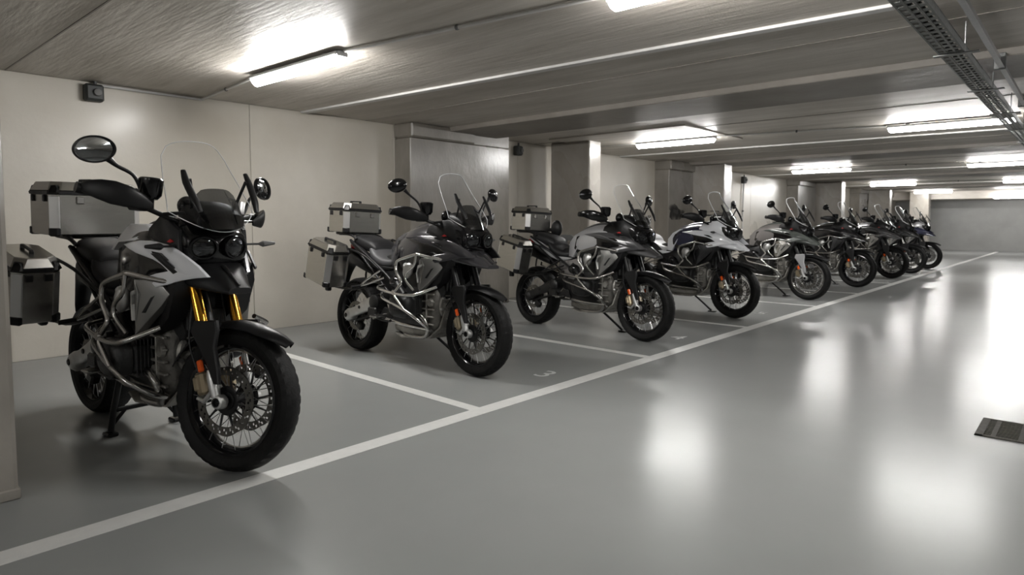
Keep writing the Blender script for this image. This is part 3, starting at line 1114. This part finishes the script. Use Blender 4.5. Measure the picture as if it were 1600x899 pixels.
        for j in range(nv):
            for i in range(nu):
                a = j * W + i
                fs.append((a, a + 1, a + W + 1, a + W))
        g.add(vs[:N], fs)
        border = [outer[j][0] for j in range(nv + 1)] + outer[nv][1:] + [outer[j][nu] for j in range(nv - 1, -1, -1)] + outer[0][::-1][1:]
        return g, border
    wf = lambda v: .215 - .028 * min(1, v / .5) - .040 * max(0, v - .5) / .5
    hs = S.get('screen_h', 1.62)
    g, bd = screen(1.150, hs, .765 + ndx * .3, S.get('screen_x', .475), wf, .12, cor=.36, lift=.10)
    scr = P('windscreen', g, M_screen, None, False, 80)
    P('edge_highlight', G().tube(bd, .0022 if detail > 1 else .0055, 5), M_edge_glint, scr, False, 80)
    g, bd = screen(1.165, 1.36, .79, .665, lambda v: .105 + .01 * math.sin(v * 3) - .02 * v, .06, 10, 8, .3)
    ins = P('inner_screen', g, M_smoke, None, False, 80)
    for s in (-1, 1):
        P('wind_deflector', G().tube([(.655, s * .155, 1.44), (.69, s * .158, 1.38), (.745, s * .150, 1.30), (.775, s * .14, 1.245)], [.009, .014, .014, .009], 12, 3, flat=(.8, 1.35)), M_black)
        P('screen_arm', G().tube([(.60, s * .10, 1.22), (.66, s * .12, 1.33), (.685, s * .14, 1.40)], .008, 6), M_frame)
        P('front_indicator', G().tube([(.60, s * .16, 1.085), (.62, s * .24, 1.085), (.625, s * .26, 1.085), (.63, s * .325, 1.087)], [.007, .007, .021, .010], 10, flat=(.8, 1)), M_boxl if (detail > 1 and s > 0) else M_black)

    # handlebar assembly
    hb = P('handlebar', G().tube([(.36, -.47, 1.275), (.42, -.32, 1.245), (.50, -.16, 1.185), (.53, -.07, 1.165), (.53, .07, 1.165), (.50, .16, 1.185), (.42, .32, 1.245), (.36, .47, 1.275)], .0125, 10, 4), M_frame, None, True, 60)
    P('handlebar_clamp', G().box(.49, .57, -.07, .07, 1.09, 1.19, .015), M_black, hb, True, 0)
    P('steering_head', G().tube([(.52, 0, 1.09), (.56, 0, .93)], .045, 14), M_frame, hb, True)
    for s in (-1, 1):
        P('grip', G().tube([(.355, s * .48, 1.278), (.415, s * .34, 1.25)], .018, 12), M_rubber, hb, True)
        P('lever', G().tube([(.47, s * .30, 1.235), (.475, s * .38, 1.245), (.44, s * .47, 1.255)], [.009, .006, .006], 8, 3), M_steeld, hb, True)
        P('switchgear', G().box(.38, .46, s * .27, s * .34, 1.215, 1.275, .012), M_black, hb, True, 0)
        g = G().tube([(.345, s * .535, 1.290), (.375, s * .53, 1.288), (.42, s * .505, 1.283), (.46, s * .47, 1.274), (.495, s * .425, 1.262), (.515, s * .375, 1.248), (.525, s * .325, 1.232)],
                     [.016, .030, .044, .052, .048, .034, .014], 16, 3, flat=(1, .30))
        P('handguard', g, S.get('hand', M_black), None, True, 60)
        P('bar_end', G().tube([(.33, s * .545, 1.285), (.36, s * .47, 1.276)], [.026, .022], 12), M_black, hb, True)
        mst = P('mirror', G().tube([(.455, s * .31, 1.255), (.462, s * .335, 1.31), (.45, s * .37, 1.37), (.425, s * .43, 1.42 + S.get('mz', 0) * .7), (.41, s * .465, 1.455 + S.get('mz', 0))], [.009, .009, .008, .009, .016], 10, 4), M_black, None, True, 60)
        m = Matrix.Rotation(R(s * 14), 4, 'Z') @ Matrix.Rotation(R(-s * 16), 4, 'X')
        cpos = Vector((.40, s * .525, 1.485 + S.get('mz', 0)))
        if S.get('openmirror'):
            rimg = G().lathe([(.1, -.012), (.104, 0), (.1, .012), (.093, .010), (.091, 0), (.093, -.010)], (0, 0, 0), 'x', 36, closed=True)
            rimg.map(lambda p: m @ Vector((p.x, p.y * .86, p.z * .58)) + cpos)
            P('mirror_rim', rimg, M_black, mst, True, 60)
            gl = G().lathe([(.001, .006), (.05, .005), (.092, .001), (.092, -.004), (.001, -.004)], (0, 0, 0), 'x', 32)
            gl.map(lambda p: m @ Vector((p.x, p.y * .86, p.z * .58)) + cpos)
            P('mirror_glass', gl, M_mirror, mst, True, 60)
        else:
            P('mirror_shell', G().ell(cpos, (.026, .080, .055), m), M_gblack, mst, True, 60)
            P('mirror_glass', G().ell(cpos + Vector((-.016, 0, 0)), (.014, .072, .049), m), M_mirror, mst, True, 60)
    # reservoir drum and instrument pods
    P('brake_fluid_reservoir', G().lathe([(.001, .048), (.046, .048), (.054, .040), (.050, -.03), (.034, -.05), (.001, -.05)], (.475, -.295, 1.320), 'z', 24), M_gblack, hb, True)
    P('clutch_fluid_reservoir', G().lathe([(.001, .035), (.032, .035), (.034, .03), (.032, -.03), (.001, -.035)], (.475, .265, 1.305), 'z', 18), S.get('res_left', M_boxl), hb, True)
    P('reservoir_stem', G().tube([(.475, -.295, 1.28), (.46, -.28, 1.23)], .02, 10), M_black, hb, True)
    P('navigation_mount', G().ell((.50, -.10, 1.265), (.035, .055, .05)), M_gblack, hb, True, 60)
    P('cable_loom', G().tube([(.48, -.22, 1.21), (.56, -.14, 1.22), (.58, -.05, 1.15)], .009, 8, 3), M_black, hb, True)

    # ---------------- seat
    sm = S.get('seat', M_seat)
    P('rider_seat', body([(-.115, .08, .85, .90), (-.16, .115, .82, .905), (-.27, .155, .80, .905), (-.38, .165, .82, .94), (-.47, .16, .87, 1.0), (-.52, .13, .92, 1.035)], 2.8, 22), S.get('rider_seat', M_seatg if S.get('greyseat') else sm), None, False, 60)
    P('pillion_seat', body([(-.44, .12, .93, 1.005), (-.50, .145, .93, 1.055), (-.62, .15, .95, 1.085), (-.74, .14, .99, 1.105), (-.82, .10, 1.02, 1.10)], 2.8, 22), sm, None, False, 60)
    for s in (-1, 1):
        P('tail_panel', G().plate([(-.10, .82), (-.16, .80), (-.30, .78), (-.45, .82), (-.62, .92), (-.80, 1.02), (-.82, 1.055), (-.62, .985), (-.46, .895), (-.32, .83)], lambda x, z: .155, .03, .008, s), S.get('tail', M_black), None, False, 40)
        P('side_cover', G().plate([(.02, .83), (-.12, .80), (-.30, .78), (-.34, .70), (-.24, .60), (-.08, .58), (.06, .66)], lambda x, z: .15, .04, .01, s), S.get('sidecover', M_black), None, False, 40)
        P('subframe', G().tube([(-.02, s * .17, .62), (-.16, s * .17, .73), (-.36, s * .165, .84), (-.80, s * .15, 1.05)], .013, 8, 3).tube([(-.16, s * .165, .60), (-.42, s * .16, .78), (-.78, s * .14, 1.02)], .011, 8), S.get('subframe', M_frame), None, False, 60)
        vs = P('passenger_peg_bracket', G().tube([(-.20, s * .19, .73), (-.40, s * .22, .665), (-.50, s * .235, .64)], .0095, 8).tube([(-.26, s * .19, .79), (-.42, s * .22, .70), (-.50, s * .235, .64)], .0095, 8), S.get('pegbr', bar_m), None, False, 60)
        P('passenger_peg', G().tube([(-.50, s * .23, .64), (-.515, s * .32, .63)], .014, 8), M_black, vs)
        P('footpeg', G().tube([(-.20, s * .17, .40), (-.20, s * .30, .385)], .016, 8).box(-.25, -.15, s * .20, s * .31, .385, .40, .006), M_steeld)
        P('heel_guard', G().plate([(-.22, .47), (-.14, .46), (-.10, .38), (-.20, .34), (-.30, .38)], lambda x, z: .17, .012, .004, s), M_castk, None, False, 30)
    P('luggage_rack', G().box(-1.08, -.74, -.10, .10, 1.095, 1.108, .004).tube([(-.70, -.15, 1.06), (-.80, -.155, 1.10), (-1.05, -.14, 1.115), (-1.12, 0, 1.115), (-1.05, .14, 1.115), (-.80, .155, 1.10), (-.70, .15, 1.06)], .012, 8, 4), M_black, None, False, 50)
    P('tail_light', G().box(-.96, -.90, -.05, .05, .97, 1.02, .012), mat('tail light red', (.25, .01, .01), .2), None, False, 0)
    P('rear_fender', body([(-.55, .07, .72, .80), (-.70, .085, .76, .86), (-.85, .085, .80, .93), (-.97, .07, .80, .98), (-1.05, .05, .70, .88), (-1.10, .04, .58, .74)], 3, 16), M_black, None, False, 60)
    rgs = []
    for a in (60, 75, 90, 105, 120, 135):
        ca, sa = math.cos(R(a)), math.sin(R(a))
        up_ = [Vector((AXR.x + (.362 - .03 * abs(u) ** 2) * ca, u * .085, AXR.z + (.362 - .03 * abs(u) ** 2) * sa)) for u in (-1, -.6, -.2, .2, .6, 1)]
        dn = [Vector((AXR.x + (.355 - .03 * abs(u) ** 2) * ca, u * .082, AXR.z + (.355 - .03 * abs(u) ** 2) * sa)) for u in (1, .6, .2, -.2, -.6, -1)]
        rgs.append(up_ + dn)
    P('rear_hugger', G().loft(rgs), M_black, None, False, 40)

    # ---------------- swingarm, shaft, shock, exhaust
    sw = S.get('swing', M_cast)
    g = G()
    rings = []
    for x, zc, h, w in ((-.83, .345, .038, .020), (-.80, .350, .052, .028), (-.70, .385, .046, .028), (-.58, .430, .052, .028), (-.47, .475, .062, .030), (-.38, .500, .060, .030), (-.33, .505, .045, .024)):
        rings.append(sect(x, w, zc - h, zc + h, 3.5, 16, -.145))
    swing = P('swingarm', G().loft(rings), sw, None, False, 40)
    P('final_drive', G().lathe([(.001, -.185), (.030, -.185), (.048, -.172), (.062, -.15), (.062, -.10), (.05, -.085)], (AXR.x, 0, AXR.z + .01), 'y', 28), sw, swing)
    P('axle_cap', G().lathe([(.001, -.192), (.016, -.192), (.022, -.186)], (AXR.x, 0, AXR.z + .01), 'y', 12), M_black, swing)
    P('swingarm_port', G().lathe([(.001, -.179), (.014, -.179), (.016, -.174)], (-.60, 0, .435), 'y', 14), M_black, swing)
    P('rear_caliper', G().box(-.04, .04, -.115, -.055, -.035, .035, .012, Matrix.Translation((-.70, 0, .25)) @ Matrix.Rotation(R(30), 4, 'Y')), M_castk, swing, False, 0)
    P('paralever_strut', G().tube([(-.74, -.10, .30), (-.36, -.11, .40)], .014, 8), M_castk, swing)
    P('swing_pivot', G().lathe([(.001, -.20), (.05, -.20), (.07, -.185), (.075, -.10)], (-.36, 0, .50), 'y', 20), M_castk, swing)
    P('pedal_linkage', G().tube([(-.34, -.21, .43), (-.24, -.22, .37), (-.08, -.22, .36), (-.02, -.25, .375)], [.012, .010, .008, .012], 8, 3).box(-.40, -.28, -.225, -.20, .38, .46, .012), M_castk, None, False, 40)
    sh_ = P('rear_shock', G().tube([(-.32, -.03, .80), (-.47, -.03, .50)], .022, 12), M_steeld)
    hel = []
    for i in range(90):
        a = i / 90 * 2 * math.pi * 7
        c = Vector((-.33 - .13 * i / 90, -.03, .78 - .26 * i / 90))
        hel.append(c + Vector((.042 * math.cos(a), .042 * math.sin(a), .018 * math.cos(a))))
    P('shock_spring', G().tube(hel, .007, 5), M_frame, sh_)
    ex = P('exhaust', G().tube([(-.30, .16, .40), (-.45, .19, .44), (-.55, .21, .50), (-.80, .24, .58), (-1.0, .25, .63)], [.03, .045, .062, .066, .052], 20, 3), M_castk, None, False, 60)
    P('exhaust_tip', G().lathe([(.045, 0), (.045, .03), (.030, .03), (.028, -.02)], (0, 0, 0), 'x', 18).map(lambda p: Matrix.Rotation(R(14), 4, 'Y') @ Vector((-p.x, p.y, p.z)) + Vector((-1.0, .25, .63))), M_steeld, ex)

    # ---------------- engine
    cases = P('engine_case', body([(-.22, .12, .36, .66), (-.12, .145, .31, .72), (.10, .155, .30, .74), (.32, .155, .31, .72), (.42, .14, .34, .68), (.455, .11, .40, .62)], 3.6, 24), M_castk, None, False, 50)
    P('timing_cover', body([(.28, .150, .33, .70), (.34, .170, .31, .72), (.42, .165, .32, .70), (.462, .135, .37, .64)], 4.5, 24), M_castm, cases, False, 50)
    for s in (-1, 1):
        g = G()
        for q in range(5):
            g.box(.30, .45, s * .160, s * .182, .375 + q * .062, .387 + q * .062, .003)
        g.box(.36, .372, s * .160, s * .184, .34, .66, .003)
        g.lathe([(.001, s * .186), (.030, s * .186), (.036, s * .165)], (.405, 0, .56), 'y', 18)
        g.lathe([(.001, s * .183), (.018, s * .183), (.022, s * .165)], (.33, 0, .46), 'y', 14)
        P('cover_ribs', g, M_castd, cases, False, 0, kind='stuff')
    g = G().lathe([(.001, .045), (.06, .045), (.075, .032), (.115, .030), (.128, .015), (.135, -.02), (.135, -.05)], (.445, 0, .535), 'x', 30)
    P('front_cover', g, M_castd, cases)
    g = G()
    for k in range(8):
        a = 2 * math.pi * k / 8 + .2
        g.lathe([(.001, .022), (.010, .022), (.012, .0)], (.475, .118 * math.cos(a), .535 + .118 * math.sin(a)), 'x', 8)
    P('cover_bolts', g, M_cast, cases, False, 40, kind='stuff')
    g = G()
    for k in range(6):
        z = .455 + .032 * k
        g.box(.46, .50, -.085, .085, z, z + .010, .003)
    P('cooling_fins', g, M_castd, cases, False, 0, kind='stuff')
    P('oil_pan', body([(-.15, .10, .26, .36), (.05, .12, .24, .36), (.28, .12, .25, .36), (.42, .10, .29, .38)], 3.4, 18), M_castd, cases, False, 50)
    P('oil_cooler', G().box(.50, .53, -.10, .10, .66, .76, .006), M_castk, cases, False, 0)
    for s in (-1, 1):
        cyl = P('cylinder', G().box(.06, .31, s * .13, s * .27, .44, .60, .02), M_castk, None, False, 0)
        g = G()
        for k in range(6):
            g.box(.055, .315, s * (.155 + k * .018), s * (.160 + k * .018), .425, .615, .002)
        P('cylinder_fins', g, M_castk, cyl, False, 0, kind='stuff')
        rings = []
        for yy, sx, sz in ((.265, .125, .095), (.30, .128, .098), (.335, .118, .088), (.352, .085, .06)):
            rings.append([(.185 + sx * math.copysign(abs(math.cos(a)) ** .6, math.cos(a)), s * yy, .52 + sz * math.copysign(abs(math.sin(a)) ** .6, math.sin(a))) for a in [2 * math.pi * k / 24 for k in range(24)]])
        P('cylinder_head_cover', G().loft(rings), S.get('head', M_castk), cyl, False, 50)
        P('spark_plug_cover', G().box(.12, .25, s * .345, s * .362, .50, .54, .006), M_black, cyl, False, 0)
        P('exhaust_header', G().tube([(.29, s * .20, .46), (.37, s * .20, .42), (.38, s * .17, .33), (.28, s * .13, .26), (.0, s * .10, .25), (-.22, .10, .30)], .019, 10, 4), M_steeld, None, False, 60)
        P('intake_pipe', G().tube([(.10, s * .20, .60), (.0, s * .19, .68), (-.10, s * .14, .74)], [.034, .032, .03], 12, 3), M_black, None, False, 60)
        P('throttle_body', G().ell((-.06, s * .17, .70), (.075, .05, .055)), M_gblack, None, False, 60)
    sk = P('skid_plate', G().loft([[(.50, -.10, .50), (.50, .10, .50), (.515, .10, .50), (.515, -.10, .50)],
                              [(.46, -.12, .36), (.46, .12, .36), (.475, .12, .352), (.475, -.12, .352)],
                              [(.36, -.14, .27), (.36, .14, .27), (.365, .14, .258), (.365, -.14, .258)],
                              [(.0, -.14, .235), (.0, .14, .235), (.0, .14, .224), (.0, -.14, .224)],
                              [(-.12, -.12, .26), (-.12, .12, .26), (-.13, .12, .25), (-.13, -.12, .25)]]), M_castd, None, False, 0)

    # ---------------- crash bars
    for s in (-1, 1):
        br = .0125
        lower = G().tube([(-.17, s * .22, .665), (-.11, s * .32, .650), (.18, s * .365, .625), (.38, s * .375, .625), (.48, s * .36, .645), (.56, s * .24, .70)], br, 10, 4)
        P('lower_crash_bar', lower, bar_m, None, False, 70)
        P('diagonal_crash_bar', G().tube([(-.17, s * .22, .63), (-.08, s * .30, .575), (.12, s * .345, .540), (.34, s * .375, .50), (.46, s * .35, .44), (.48, s * .26, .37), (.43, s * .17, .33)], br, 10, 4), bar_m, None, False, 70)
        P('crash_bar_strut', G().tube([(.17, s * .36, .63), (.20, s * .372, .60), (.33, s * .378, .505)], br * .95, 10), bar_m, None, False, 70)
        g = G().ell((.235, s * .275, .815), (.052, .034, .070), Matrix.Rotation(R(25), 4, 'Y'), 14, 8).tube([(.20, s * .27, .86), (.16, s * .24, .82), (.17, s * .22, .75)], .022, 10, 3)
        P('coolant_housing', g, S.get('housing', M_cast), None, False, 50)
        P('bar_clamp', G().lathe([(.001, -.02), (.02, -.02), (.022, 0), (.02, .02), (.001, .02)], (.175, s * .358, .635), 'y', 12), bar_m, None, False)
        P('upper_crash_bar', G().tube([(.60, s * .21, .915), (.50, s * .27, .935), (.40, s * .315, .955), (.375, s * .318, .95), (.20, s * .33, .905), (.155, s * .335, .87), (.165, s * .34, .80), (.24, s * .345, .725), (.22, s * .355, .68), (.175, s * .36, .635)], br, 10, 3), bar_m, None, False, 70)
        P('inner_crash_bar', G().tube([(.39, s * .318, .952), (.37, s * .325, .86), (.285, s * .33, .80), (.28, s * .33, .74), (.36, s * .31, .66)], br * .85, 8, 3), bar_m, None, False, 70)
        P('skid_bar', G().tube([(-.14, s * .20, .375), (.10, s * .215, .355), (.42, s * .19, .345)], .016, 10), bar_m, None, False, 60)

    # ---------------- stands
    if S.get('centrestand'):
        cs = P('centre_stand', G().tube([(-.20, -.13, .34), (-.215, -.165, .15), (-.225, -.18, .03)], .017, 10).tube([(-.20, .13, .34), (-.215, .165, .15), (-.225, .18, .03)], .017, 10)
               .tube([(-.215, -.165, .145), (-.215, .165, .145)], .014, 8).tube([(-.215, -.10, .145), (-.23, -.175, .05)], .010, 6).tube([(-.215, .10, .145), (-.23, .175, .05)], .010, 6), M_frame, None, False, 60)
        for s in (-1, 1):
            P('stand_foot', G().box(-.27, -.19, s * .15, s * .21, .0, .022, .006), M_frame, cs, False, 0)
        P('stand_lever', G().tube([(-.22, .17, .10), (-.12, .24, .09), (-.10, .30, .10)], .010, 8), M_frame, cs)
    else:
        a = R(lean)
        ss = P('side_stand', G().tube([(.05, .12, .28), (.18, .22, .14), (.28, .29, .032)], .013, 8), M_frame, None, False, 60)
        P('stand_foot', G().box(.24, .34, .26, .33, .013, .028, .005), M_frame, ss, False, 0)

    # ---------------- luggage
    def case(name, lx, ly, lz, M4, small):
        cm = P(name, case_geo(lx, ly, lz, .045), M_alu, None, False, 0)
        lid = P('case_lid', case_geo(lx + .006, ly + .006, .060, .050, lz + .016, .022), M_alu, cm, False, 0)
        band = G()
        band.loft([[(p[0] * 1.012, p[1] * 1.012, lz - .004) for p in case_geo(lx, ly, lz, .045).v[:8]], [(p[0] * 1.025, p[1] * 1.025, lz + .0) for p in case_geo(lx, ly, lz, .045).v[8:16]],
                   [(p[0] * 1.025, p[1] * 1.025, lz + .018) for p in case_geo(lx, ly, lz, .045).v[8:16]]])
        P('lid_band', band, M_black, cm, False, 0)
        objs = [cm, lid]
        for sx in (-1, 1):
            for sy in (-1, 1):
                a, b = sx * lx / 2, sy * ly / 2
                def strip(z0, z1, wid, th, mtl, nm2):
                    c = Vector((a - sx * .0225, b - sy * .0225, 0))
                    ang = math.atan2(sy, sx)
                    mm = Matrix.Translation(c) @ Matrix.Rotation(ang, 4, 'Z')
                    P(nm2, G().box(-th, th, -wid, wid, z0, z1, .004, mm), mtl, cm, False, 0)
                strip(.03, lz - .01, .031, .004, M_alul, 'corner_strip')
                g = case_geo(.075, .075, .050, .028, -.006).map(lambda p: Vector((p.x + a - sx * .033, p.y + b - sy * .033, p.z)))
                P('corner_guard', g, M_black, cm, False, 0)
                g = case_geo(.080, .080, .052, .030, lz + .002, .016).map(lambda p: Vector((p.x + a - sx * .035, p.y + b - sy * .035, p.z)))
                P('lid_corner', g, M_black, cm, False, 0)
        for k in (-1, 1):
            P('latch', G().box(k * lx * .25 - .014, k * lx * .25 + .014, -ly / 2 - .012, -ly / 2, lz - .045, lz - .004, .004), M_black, cm, False, 0)
            P('latch', G().box(lx / 2, lx / 2 + .014, k * ly * .2 - .02, k * ly * .2 + .02, lz - .055, lz - .012, .004), M_black if not small else M_steeld, cm, False, 0)
            P('handle_post', G().box(-.085 if k < 0 else .07, -.07 if k < 0 else .085, -.012, .012, lz + .074, lz + .092, .003), M_black, cm, False, 0)
        P('carry_handle', G().box(-.085, .085, -.012, .012, lz + .088, lz + .100, .005), M_black, cm, False, 0)
        for o in [cm] + list(cm.children):
            o.data.transform(M4)
            o.data.update()
        return cm
    if S.get('topcase'):
        ts = S['topcase']
        case('top_case', .33 * ts, .42 * ts, .205 * ts, Matrix.Translation((-.965, 0, 1.125)) @ Matrix.Rotation(R(2), 4, 'Y'), True)
        P('case_mount', G().box(-1.08, -.82, -.13, .13, 1.105, 1.128, .006), M_black, None, False, 0)
    if S.get('panniers'):
        for s in (-1, 1):
            M4 = Matrix.Translation((-.865, s * .375, .66)) @ Matrix.Rotation(R(12), 4, 'Y')
            if s > 0:
                M4 = M4 @ Matrix.Rotation(math.pi, 4, 'Z')
            case('pannier', .40, .235, .305, M4, False)
            P('pannier_rack', G().tube([(-.30, s * .18, .80), (-.50, s * .235, .93), (-.95, s * .24, 1.00), (-1.03, s * .24, .94), (-1.10, s * .235, .70), (-1.02, s * .235, .62), (-.66, s * .235, .60), (-.45, s * .20, .64)], .010, 8, 4), M_frame, None, False, 60)
            P('rack_hook', G().box(-1.04, -.98, s * .225, s * .27, .56, .64, .01), M_black, None, False, 0)
    if S.get('backpad'):
        P('backrest', G().ell((-.72, .20, 1.155), (.085, .05, .105), None, 20, 14), M_black, None, False, 60)
        P('backrest_panel', G().plate([(-.70, 1.04), (-.64, 1.085), (-.50, 1.085), (-.42, 1.05), (-.40, 1.01), (-.60, 1.02)], lambda x, z: .24, .03, .008, 1), M_boxl, None, False, 40)
    # world placement: loc is the front contact point
    a = R(heading)
    d = Vector((math.cos(a), math.sin(a), 0))
    t.location = Vector((loc[0], loc[1], 0)) - d * .8 * sc
    return t


white = paint('pearl white', (0.78, 0.79, 0.82), .28)
graph = paint('graphite', (0.045, 0.044, 0.048), .22, .3)
black = paint('black', (0.010, 0.010, 0.011), .2)
silver = paint('light silver', (0.42, 0.42, 0.43), .3, .3)
dkgrey = paint('dark grey', (0.06, 0.06, 0.062), .3, .2)
navy = paint('dark navy', (0.025, 0.028, 0.06), .18, .2)
warmgrey = paint('warm grey', (0.17, 0.16, 0.155), .35, .2)
iceblue = paint('pale blue', (0.30, 0.34, 0.46), .25, .2)
olive = paint('grey green', (0.075, 0.085, 0.078), .3, .2)

motorcycle('black and white motorcycle with gold forks and silver cases, nearest on the left', (1.468, 3.121), -86,
           dict(tank=black, tankwing=white, shroud=white, inset=M_gblack, slash=True, fork=M_gold, fork_ring=M_goldl, steer=19, lean=0, scale=1.02, ndx=-.10, mz=-.03,
                screen_h=1.60, centrestand=True, topcase=1.2, panniers=True, openmirror=True, res_left=M_alul, bars=M_steeld, radcover=M_rad))
motorcycle('dark graphite motorcycle with pale aluminium cases, second from the left', (3.651, 3.623), -91.3,
           dict(tank=graph, shroud=graph, tankpanel=graph, topcase=1.0, panniers=True, beak=graph, greyseat=True, nose=M_gblack, tank_top=graph))
motorcycle('silver and black motorcycle with aluminium cases and round black backrest, third in the row', (5.877, 3.413), -97,
           dict(tank=silver, shroud=dkgrey, tankpanel=silver, topcase=1.0, panniers=True, beak=dkgrey, tail=silver, sidecover=warmgrey, swing=M_castk, backpad=True,
                tank_top=dkgrey, bars=M_steeld, subframe=M_frame, pegbr=M_frame, hand=M_gblack))
motorcycle('white motorcycle with white seat and dark blue tank, fourth in the row', (8.09, 3.404), -99,
           dict(tank=navy, shroud=white, tankpanel=white, beak=white, seat=M_seatw, tail=white, nose=M_gblack, fairside=white, radcover=M_black, radrib=M_black,
                tank_top=navy, bars=M_steeld, swing=M_castk, logo=False, detail=1))
motorcycle('grey motorcycle with red accent and top case, fifth in the row', (10.76, 3.328), -99,
           dict(tank=warmgrey, shroud=olive, tankpanel=warmgrey, beak=olive, guard=silver, topcase=1.0, tank_top=olive, radcover=M_alu, bars=M_steel, detail=1, rim=M_steeld))
motorcycle('black motorcycle, sixth in the row', (13.51, 3.311), -99,
           dict(tank=black, shroud=black, beak=black, radcover=M_castk, bars=M_steeld, detail=1))
motorcycle('dark grey motorcycle with painted highlight along the screen edge, seventh in the row', (16.2, 3.285), -99,
           dict(tank=dkgrey, shroud=dkgrey, beak=dkgrey, radcover=M_castd, bars=M_steeld, detail=1))
motorcycle('dark motorcycle mostly hidden behind the seventh, eighth in the row', (18.04, 3.255), -99,
           dict(tank=dkgrey, shroud=black, beak=black, bars=M_steeld, detail=1, fork=M_steeld))
motorcycle('blue and silver motorcycle, last and farthest in the row', (20.08, 3.247), -99,
           dict(tank=iceblue, shroud=navy, tankpanel=iceblue, beak=navy, tail=iceblue, fairside=silver, bars=M_steeld, detail=1, logo=False))

# make every mesh's faces point outwards
for o in bpy.data.objects:
    if o.type == 'MESH' and o.data.users == 1 and o.name.split('.')[0] not in ('windscreen', 'inner_screen'):
        fix_normals(o)
